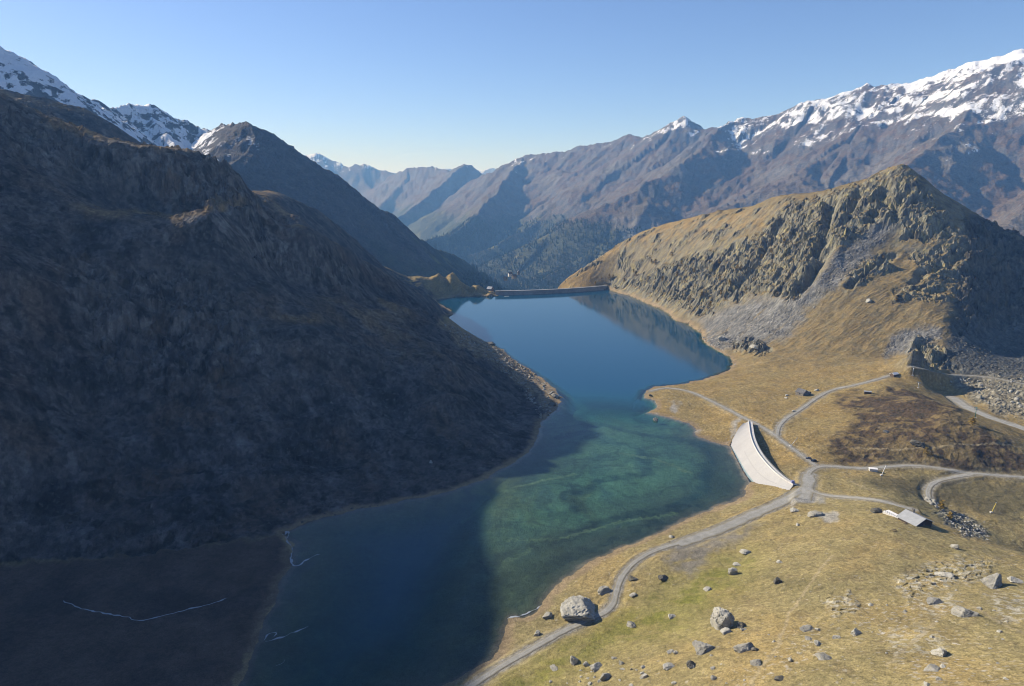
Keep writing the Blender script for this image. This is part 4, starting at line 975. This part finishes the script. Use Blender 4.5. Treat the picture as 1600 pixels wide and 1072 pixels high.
# ---- cars at the junction
def car(p, rz, paint, label):
    r = empty('parked_car', p, rz, label, 'car')
    MB().prism([(-2.1, .38), (2.1, .38), (2.15, .75), (1.95, 1.0), (1.0, 1.06), (-2.0, 1.08), (-2.15, .8)], -.86, .86)
    V = [(-2.1, .35), (2.1, .35), (2.15, .72), (1.9, .98), (.95, 1.05), (-1.95, 1.06), (-2.12, .8)]
    m = MB().prism([(y, z) for y, z in V], -.88, .88); b = m.build('body', paint, r, bevel=.06)
    MB().prism([(-1.75, 1.06), (.9, 1.05), (.25, 1.62), (-1.35, 1.66)], -.76, .76).build('cabin_glass', M_glass, r)
    MB().box(-.74, .74, -1.32, .22, 1.655, 1.73).build('roof_panel', paint, r)
    for sx in (-1, 1):
        for y in (-1.3, 1.3):
            w_ = MB().tube((sx * .70, y, .34), (sx * .92, y, .34), .34, k=16).build('wheel', M_tyre, r)
            MB().tube((sx * .921, y, .34), (sx * .935, y, .34), .2, k=12).build('rim', M_steel, w_)
        MB().box(sx * .62 - .16, sx * .62 + .16, 2.13, 2.17, .62, .78).build('headlight', M_white, r)
    return r
car(gp(1263.5, 717.5), R(65), car_paint('grey_car_paint', (.10, .10, .11)), 'dark grey car parked beside the track above the other car')
car(gp(1272, 721.5), R(70), car_paint('black_car_paint', (.02, .02, .025)), 'black car parked nearest the gravel road junction')

# ---- rocks
def ico(sub):
    import bmesh
    bm = bmesh.new(); bmesh.ops.create_icosphere(bm, subdivisions=sub, radius=1.0)
    V = np.array([v.co[:] for v in bm.verts]); Fc = [tuple(v.index for v in f.verts) for f in bm.faces]; bm.free(); return V, Fc
ICO = {k: ico(k) for k in (2, 3, 4, 5)}
def rock_mesh(name, seed, sub=3, cuts=11, rough=.06):
    V, Fc = ICO[sub]; V = V.copy(); rg = np.random.RandomState(seed)
    for _ in range(cuts):
        n = rg.randn(3); n /= np.linalg.norm(n); d = rg.uniform(.42, .82)
        e = V @ n - d; V -= np.outer(np.maximum(e, 0) * .96, n)
    s_ = seed * 3.1
    f = fbm(V[:, 0] * 1.6 + s_, V[:, 1] * 1.6 + V[:, 2] * 1.3, 4, seed % 50) + (ridged(V[:, 0] * 2.2 + V[:, 2], V[:, 1] * 2 - V[:, 2] * 1.7 + s_, 3, seed % 40) - .6)
    w1 = V[:, 0] * .9 + V[:, 1] * .5 + V[:, 2] * 1.3 + .35 * fbm(V[:, 0] * 1.5 + s_, V[:, 1] * 1.5 + V[:, 2], 3, 3); ck = np.abs(pnoise(w1 * 1.9 + s_, V[:, 1] * .5 + s_, 17)); ck2 = np.abs(pnoise(V[:, 1] * 1.6 - V[:, 2] + s_, V[:, 0] * 1.1, 19))
    V = V * (1 + rough * f - (.12 if sub > 3 else .05) * np.maximum(0, 1 - ck / .10) - (.08 if sub > 3 else 0) * np.maximum(0, 1 - ck2 / .07))[:, None]
    V = V / np.abs(V).max(0) * 1.0
    return mesh_np(name, V, Fc, False)
def rock_mat(name, a, b, lich=(.30, .27, .13), dark=(.05, .05, .045)):
    t = NT(name); v = t.new('ShaderNodeNewGeometry').outputs['Position']
    n_ = t.noise(.5, 6, .65, v); n2_ = t.noise(2.6, 5, .65, v); n3_ = t.noise(1.1, 4, .6, v, 1.0)
    c = t.mix(t.ramp(n_, .35, .65), a, b); c = t.mix(t.math('MULTIPLY', t.ramp(n2_, .52, .66), .6), c, lich); c = t.mix(t.math('MULTIPLY', t.ramp(n3_, .60, .70), .75), c, dark)
    t.l.new(c, t.b.inputs['Base Color']); t.b.inputs['Roughness'].default_value = .95; t.b.inputs['Specular IOR Level'].default_value = .15
    t.bump(t.math('ADD', n2_, n3_), .8, .25); return t.m
M_r1 = rock_mat('pale_gneiss', (.42, .41, .365), (.27, .265, .235)); M_r2 = rock_mat('grey_rock', (.33, .32, .285), (.21, .205, .18)); M_r3 = rock_mat('dark_rock', (.13, .125, .11), (.075, .072, .065))
RM = {}
def rock(px, py, w, h, tone, label, group=None, seed=None, rz=None, name='boulder', depth=.85, cat='boulder', sub=None):
    g = gp(px, py + h * .35); dist = (g - Vector((0, 0, CAM_H))).length; m_ = dist / FPX
    dp = math.asin(min(.95, max(.1, (CAM_H - g.z) / dist)))
    W_ = w * m_ * .94; H_ = max(.30 * W_, (h * m_ * 1.05 - W_ * depth * .75 * math.sin(dp)) / math.cos(dp))
    sub = sub or (3 if w < 7 else 4 if w < 24 else 5)
    seed = seed if seed is not None else int(px * 7 + py) % 23
    key = (seed, sub, tone)
    if key not in RM:
        RM[key] = rock_mesh('boulder', seed, sub, 10 + seed % 7, .09 if sub < 4 else .15); RM[key].materials.append((M_r1, M_r2, M_r3)[tone])
    o = obj(name, RM[key], None, label=label, cat=cat, group=group)
    o.scale = (W_ * .60, W_ * .60 * depth, H_ * .82); o.location = (g.x, g.y, g.z + H_ * .16)
    rr = random.Random(int(px * 31 + py)); o.rotation_euler = (rr.uniform(-.15, .15), rr.uniform(-.15, .15), rr.uniform(0, 6.28) if rz is None else rz)
    return o
BIG = [
 (905,947,62,30,0,'huge pale cracked boulder standing between the lake shore and the gravel road'),
 (944,921,20,12,1,'dark grey boulder just behind the huge pale boulder near the road'),
 (857,959,20,10,1,'low dark boulder between the white shore ice and the huge boulder'),
 (839,989,12,9,0,'pale stone on the bank just left of the road below the shore ice'),
 (986,974,18,7,1,'flat grey boulder on green grass right of the huge boulder'),
 (1049,961,14,9,0,'rounded pale boulder alone on green grass left of the tall blocky one'),
 (1128,966,31,30,0,'tall blocky grey boulder casting a long shadow on the slope'),
 (1159,975,15,10,2,'small dark boulder lying in the shadow of the tall blocky boulder'),
 (1100,1010,35,19,1,'broad pale topped boulder downhill of the tall blocky boulder'),
 (1163,1009,28,17,1,'craggy grey boulder right of the broad pale topped one'),
 (1180,1013,12,8,2,'dark stone leaning on the right side of the craggy grey boulder'),
 (1133,987,16,5,0,'thin flat slab in front of the tall blocky boulder'),
 (1287,1025,22,12,1,'grey domed boulder in mid slope between smaller pale slabs'),
 (1510,956,32,12,1,'long greenish slab tilted on the slope at right'),
 (1551,909,32,20,1,'rounded lichen grey outcrop boulder high on the right slope'),
 (1472,896,25,9,0,'flat pale grey slab on the upper right slope below the large hut'),
 (1470,1018,20,15,0,'squat pale boulder by itself near the lower right'),
 (1457,1043,22,9,1,'long low grey rock below the squat pale boulder'),
 (1336,987,16,11,0,'bright pale boulder in the middle of the slope beside flat stones'),
 (898,1030,14,14,0,'round pale boulder, left of a row of three by the road bend'),
 (915.5,1037,10,8,0,'small pale block wedged between the round and the egg shaped boulders'),
 (931,1039,24,14,0,'large egg shaped pale boulder in the row by the road bend'),
 (866,1042,14,8,1,'grey speckled stone nearest the road on the lower slope'),
 (946,1056,18,14,1,'pale topped boulder with black shaded side under the egg shaped one'),
 (1036,901,16,9,2,'black looking boulder on brown ground right of the road'),
 (990,903,16,6,2,'low dark rock beside the road bend above the huge boulder'),
 (1145,893,13,12,0,'pale upright boulder near the edge of the green grass'),
 (1164,861,16,8,0,'pale tilted slab at the upper edge of the green grass'),
 (1215,907,11,9,2,'small dark pointed stone on the open straw slope'),
 (1219,1057,18,8,2,'dark flat rock at the bottom edge of the slope'),
 (1079,1037,16,11,2,'dark jagged rock with a pale chip below the broad boulder'),
 (1182,1034,18,10,1,'speckled grey boulder below the craggy one'),
 (1276,803,22,6,1,'low grey mound of rock near the road junction'),
 (1240,795,20,8,0,'pale broken outcrop beside the road above the junction'),
 (1180,542,18,7,0,'lichen covered outcrop at the foot of the grey scree by the lake'),
 (1128,529,11,8,0,'bright pale boulder resting on the grey scree above the lake'),
 (1025,655,9,6,1,'small rock rising out of the shallow water near the point'),
 (768,536,15,8,2,'dark rock standing in deep blue water off the left shore'),
 (1358,470,9,5,0,'pale boulder high on the brown slope of the right hill'),
 (1491,853,9,8,0,'white stone on a bare patch below the large hut'),
 (673,721,7,6,0,'pale stone catching light low on the dark left slope'),
 (1369,797,14,8,2,'dark boulder at the left end of the terrace'),
 (866,617,15,8,1,'big boulder on the tip of the left spit by the narrows'),
 (864,631,12,6,2,'dark boulder below the big one on the tip of the left spit'),
 (1016,617,6,5,2,'black rock on the grassy point by the narrows'),
 (1430,692,13,8,2,'dark crag with shaded side on the brown heath knoll'),
 (1441,694,9,6,2,'smaller dark crag right beside the shaded one on the knoll'),
 (1385,674,9,5,1,'rocky lump at the left of the brown heath knoll'),
]
for b in BIG: rock(*b)
SMALL = [(1105,919,14,9),(1152,881,16,6),(1219,877,12,6),(1161,982,14,6),(1047,1017,13,7),(1056,1019,12,5),(1045,1041,20,8),(1006,1056,12,10),(1235,1031,8,7),(1259,982,22,6),(1277,983,8,6),(1264,997,14,7),(1277,1005,14,5),
 (1306,995,14,6),(1474,1041,10,5),(1587,906,20,8),(1461,939,22,9),(1448,1068,14,6),(1467,1061,9,6),(960,1027,10,6),(971,1035,12,10),(973,1045,9,4),(922,1067,8,6),(986,1045,4,5),(987,1070,10,6),(907,1047,5,3),(925,1049,5,3),(989,929,14,6),(1049,838,10,6),
 (1246,819,8,5),(1229,617,7,4),(1228,621,6,3),(1276,609,7,4),(1240,642,6,3)]  # some meadow entries stand in for ruined walling and a small shadowed pit
SL = 'small grey stone lying on the dry grass among the boulders'
rg = random.Random(5)
for a in SMALL: rock(a[0], a[1], a[2] * .85, a[3] * .85, rg.choice((0, 0, 0, 1)), SL, 'small stones scattered over the grass')
for i in range(46):
    px = rg.uniform(860, 1590); lo = 1072 - (px - 820) * .25 if px < 1300 else 890
    py = rg.uniform(max(lo, 885), 1068); w = rg.choice((2.5, 3, 3.5, 4, 5, 6, 8)) * (.7 + (py - 850) / 330)
    rock(px, py, w, w * rg.uniform(.4, .75), rg.choice((0, 0, 0, 1)), SL, 'small stones scattered over the grass', seed=i % 7, sub=2)
BF = 'angular boulder in the stony field beyond the brown knoll'
for i in range(95):
    px = rg.uniform(1485, 1600); py = rg.uniform(592, 655)
    if py > 597 + (px - 1485) * .55: continue
    w = rg.uniform(1.5, 4) + (2.5 if rg.random() < .12 else 0); rock(px, py, w, w * .75, rg.choice((0, 1, 1)), BF, 'boulders of the stony field', seed=i % 7, sub=2)
GB = 'pale rock in the gully heap where the short road ends above the hut'
for i in range(26):
    t_ = rg.random(); px = 1446 + t_ * 22 + rg.uniform(-4, 4); py = 779 + t_ * 12 + rg.uniform(-4, 4); w = rg.uniform(3, 7); rock(px, py, w, w * .75, rg.choice((0, 0, 1)), GB, 'rocks in the gully heap', seed=i % 7, sub=2)

# ---- scree and shore rubble: countless stones
def rubble(name, poly, n, smin, smax, mat, seed, minz=.05):
    rgn = np.random.RandomState(seed); base_ = [rock_mesh('t', k, 2, 8, .05) for k in range(4)]
    VV = []; FF = []; o = 0
    arr = []
    for me in base_:
        v = np.empty(len(me.vertices) * 3, F32); me.vertices.foreach_get('co', v); f = np.empty(len(me.polygons) * 3, np.int32); me.polygons.foreach_get('vertices', f); arr.append((v.reshape(-1, 3)[:], f.reshape(-1, 3)))
    px0, px1 = min(p[0] for p in poly), max(p[0] for p in poly); py0, py1 = min(p[1] for p in poly), max(p[1] for p in poly)
    k = 0
    while k < n:
        px, py = rgn.uniform(px0, px1), rgn.uniform(py0, py1)
        if not in_poly(np.array([px]), np.array([py]), poly)[0]: continue
        k += 1
        x, y, z = hit(px, py)
        if z < minz: continue
        s_ = smin + (smax - smin) * rgn.rand() ** 3
        v, f = arr[rgn.randint(4)]; a = rgn.uniform(0, 6.28); ca, sa = math.cos(a), math.sin(a)
        q = v * (s_, s_ * rgn.uniform(.6, 1), s_ * rgn.uniform(.5, .8))
        VV.append(np.c_[q[:, 0] * ca - q[:, 1] * sa + x, q[:, 0] * sa + q[:, 1] * ca + y, q[:, 2] + z + s_ * .15]); FF.append(f + o); o += len(v)
    for me in base_: bpy.data.meshes.remove(me)
    return obj(name, mesh_np(name, np.vstack(VV), np.vstack(FF), False), mat, kind='stuff')
rubble('shore_rubble', [(690,505),(760,528),(826,574),(878,612),(876,645),(846,655),(800,592),(735,548),(695,516)], 520, .5, 2.6, M_r2, 3)
rubble('left_scree', [(150,862),(440,828),(720,758),(830,690),(840,640),(700,560),(560,560),(300,640),(60,760)], 900, .4, 1.7, rock_mat('dark_talus', (.10, .095, .085), (.06, .058, .054), (.13, .12, .09), (.03, .03, .03)), 4)
rubble('hill_scree', [(1350,360),(1385,372),(1320,440),(1250,500),(1180,545),(1115,545),(1100,520),(1160,490),(1230,480)], 420, .4, 1.5, M_r2, 5)
rubble('talus', [(1500,505),(1600,470),(1600,590),(1540,588),(1480,560)], 420, .4, 1.7, M_r3, 6)
rubble('gully_rubble', [(1462,792),(1500,802),(1552,830),(1545,846),(1500,836)], 160, .3, 1.0, M_r1, 7)
rubble('bank_rubble', [(1075,505),(1100,515),(1145,560),(1150,572),(1140,578),(1120,552),(1095,535)], 150, .5, 1.8, M_r1, 8)

# ---- trees
M_larch = rock_mat('golden_larch_needles', (.30, .19, .035), (.20, .15, .035), (.36, .24, .05), (.10, .085, .025)); M_bark = simple('bark', (.08, .06, .045), .9, .3, 2)
def larch_crown(seed, n=170):
    rgn = np.random.RandomState(seed); V = []; Fc = []
    for i in range(n):
        h = rgn.rand() ** .8; rad = (1 - h) * .30 + .03; a = rgn.uniform(0, 6.28); r_ = rad * math.sqrt(rgn.rand()) * rgn.uniform(.6, 1.25)
        c0 = np.array([math.cos(a) * r_, math.sin(a) * r_, .12 + .88 * h]); o = len(V)
        s_ = rgn.uniform(.05, .10)
        for _ in range(3): V.append(c0 + rgn.randn(3) * s_ * (1, 1, .6))
        Fc.append((o, o + 1, o + 2))
    return mesh_np('crown', np.array(V), Fc, False)
CR = [larch_crown(k) for k in range(4)]
for m in CR: m.materials.append(M_larch)
trunk = MB().tube((0, 0, -.05), (0, 0, .9), .022, .005, 7)
tme = bpy.data.meshes.new('trunk'); tme.from_pydata(trunk.v, [], trunk.f); tme.materials.append(M_bark)
def larch(px, py, hpx, label, group=None, i=0, wide=1.0):
    g = gp(px, py); m_ = (g - Vector((0, 0, CAM_H))).length / FPX; h = hpx * m_
    r = empty('larch_tree', g, i * 1.3, label, 'tree', group)
    for nm, me in (('trunk', tme), ('crown', CR[i % 4])):
        o = obj(nm, me, None, r); o.scale = (h * wide, h * wide, h)
TL = 'small golden larch clinging to the rocky slope above the right shore'
TR_ = [(1024,414,9),(1018,412,7),(952,437,8),(958,435,6),(1123,414,9),(1096,465,9),(1101,463,7),(1125,439,8),(1225,380,8),(1152,422,8),(1158,420,6),(1058,433,9),(962,452,7),(993,432,7),(1127,462,8),(1050,401,7),(990,426,6),(1065,415,8),(1085,425,7),(940,440,6),(930,444,5),(1140,445,8),(1078,470,7),(1110,478,7),(1190,405,7),(1205,395,7),(1035,440,8),(1012,438,7),(975,440,6),(1165,455,7),(1240,470,6),(1400,470,6),(1380,405,6)]
for i, t_ in enumerate(TR_): larch(*t_, TL, 'larches on the right hill', i, 1.25)
larch(1519, 664, 10, 'spreading golden larch at the foot of the green lift tower', None, 1, 2.0)
larch(1470, 795, 11, 'yellow green larch beside the gully heap right of the short road', None, 2, 1.6)
larch(1484, 811, 9, 'low golden larch in the shaded gully behind the large hut', None, 3, 1.8)
larch(1447, 709, 9, 'bright yellow larch on the front of the brown heath knoll', None, 0, 1.2)
larch(1455, 711, 7, 'paler larch just right of the bright yellow one on the knoll', None, 2, 1.1)
# the far conifer woods
rgn = np.random.RandomState(12)
FM = (FOREST * (leftm < .25) * sstep(6500, 4500, fy_) * (PXf > 640) * (PXf < 1010) * (PYf > 330)).ravel(); cand = np.flatnonzero(FM > .35)
sel = rgn.choice(cand, min(15000, len(cand)), replace=False)
tx = fx.ravel()[sel] + rgn.uniform(-9, 9, len(sel)); ty = fy_.ravel()[sel] + rgn.uniform(-9, 9, len(sel)); tz = ground(tx, ty)
hh = rgn.uniform(12, 24, len(sel)); ww = hh * rgn.uniform(.17, .26, len(sel)); V = []; k = 5
ang = np.linspace(0, 2 * np.pi, k, endpoint=False)
ring = np.stack([tx[:, None] + ww[:, None] * np.cos(ang), ty[:, None] + ww[:, None] * np.sin(ang), (tz + hh * .08)[:, None] + 0 * ang], -1)
tip = np.stack([tx, ty, tz + hh], -1)[:, None]
V = np.concatenate([ring, tip], 1).reshape(-1, 3); b_ = np.arange(len(sel))[:, None] * (k + 1)
Fc = np.stack([np.stack([b_[:, 0] + i, b_[:, 0] + (i + 1) % k, b_[:, 0] + k], -1) for i in range(k)], 1).reshape(-1, 3)
obj('conifer_forest', mesh_np('conifer_forest', V, Fc, False), rock_mat('conifer_needles', (.030, .045, .020), (.045, .058, .025), (.075, .075, .022), (.015, .022, .012)), kind='stuff')

# ---- stream and shore ice
ti = NT('ice'); ti.b.inputs['Base Color'].default_value = (.30, .33, .36, 1); ti.b.inputs['Roughness'].default_value = .4
def ribbon(name, pl, w, z_off, mat, seed, gap=0, **kw):
    q = resample(smooth_line(hits(pl), 2), .7); s_ = np.arange(len(q)) * .7
    q[:, 0] += .8 * pnoise(s_ / 4, s_ * 0 + seed, 5); q[:, 1] += .8 * pnoise(s_ / 4, s_ * 0 + seed, 9)
    t2 = np.gradient(q[:, :2], axis=0); t2 /= np.linalg.norm(t2, axis=1)[:, None] + 1e-9; nn = np.stack([-t2[:, 1], t2[:, 0]], 1)
    wd = w * np.clip(.35 + 1.3 * fbm(s_ / 4, s_ * 0 + seed, 3, 7), .30 if name == 'stream' else .06, 1.6) * np.minimum(1, np.minimum(s_, s_[::-1]) / 3 + .1)
    L = q[:, :2] - nn * wd[:, None] / 2; Rr = q[:, :2] + nn * wd[:, None] / 2
    zl = np.maximum(ground(L[:, 0], L[:, 1]), 0) + z_off; zr = np.maximum(ground(Rr[:, 0], Rr[:, 1]), 0) + z_off
    t_ = .10
    rows = [[(L[i, 0], L[i, 1], zl[i] - t_), (L[i, 0], L[i, 1], zl[i]), (Rr[i, 0], Rr[i, 1], zr[i]), (Rr[i, 0], Rr[i, 1], zr[i] - t_)] for i in range(len(q))]
    return MB().grid(rows).build(name, mat, **kw)
ribbon('stream', [(98,938),(112,945),(130,952),(160,958),(195,963),(215,971),(240,966),(290,953),(325,945),(355,935)], 1.1, .06, ti.m, 1, kind='structure')
ribbon('shore_ice', [(441,836),(452,828),(450,838),(446,842),(458,856),(455,868),(455,880),(462,886),(476,877),(490,868),(500,866)], 1.6, .05, ti.m, 2, label='pale rim of ice round the dark corner bay at left', cat='ice')
ribbon('shore_ice', [(416,1003),(432,997),(446,994),(458,988),(472,983),(482,979)], 1.7, .05, ti.m, 3, label='broken ice streak on the dark water near the lower left bank', cat='ice')
ribbon('shore_ice', [(413,1000),(420,990),(432,986),(428,996)], 1.0, .05, ti.m, 5, label='small looped ice streak left of the broken streak near the bank', cat='ice')
ribbon('shore_ice', [(432,1040),(442,1036),(446,1030)], 1.0, .05, ti.m, 6, label='lowest short ice streak on the dark water at lower left', cat='ice')
ribbon('shore_ice', [(794,967),(802,962),(812,965),(822,958),(834,954),(846,946)], 1.9, .07, ti.m, 4, label='bright white ice along the sunlit shore left of the huge boulder', cat='ice')
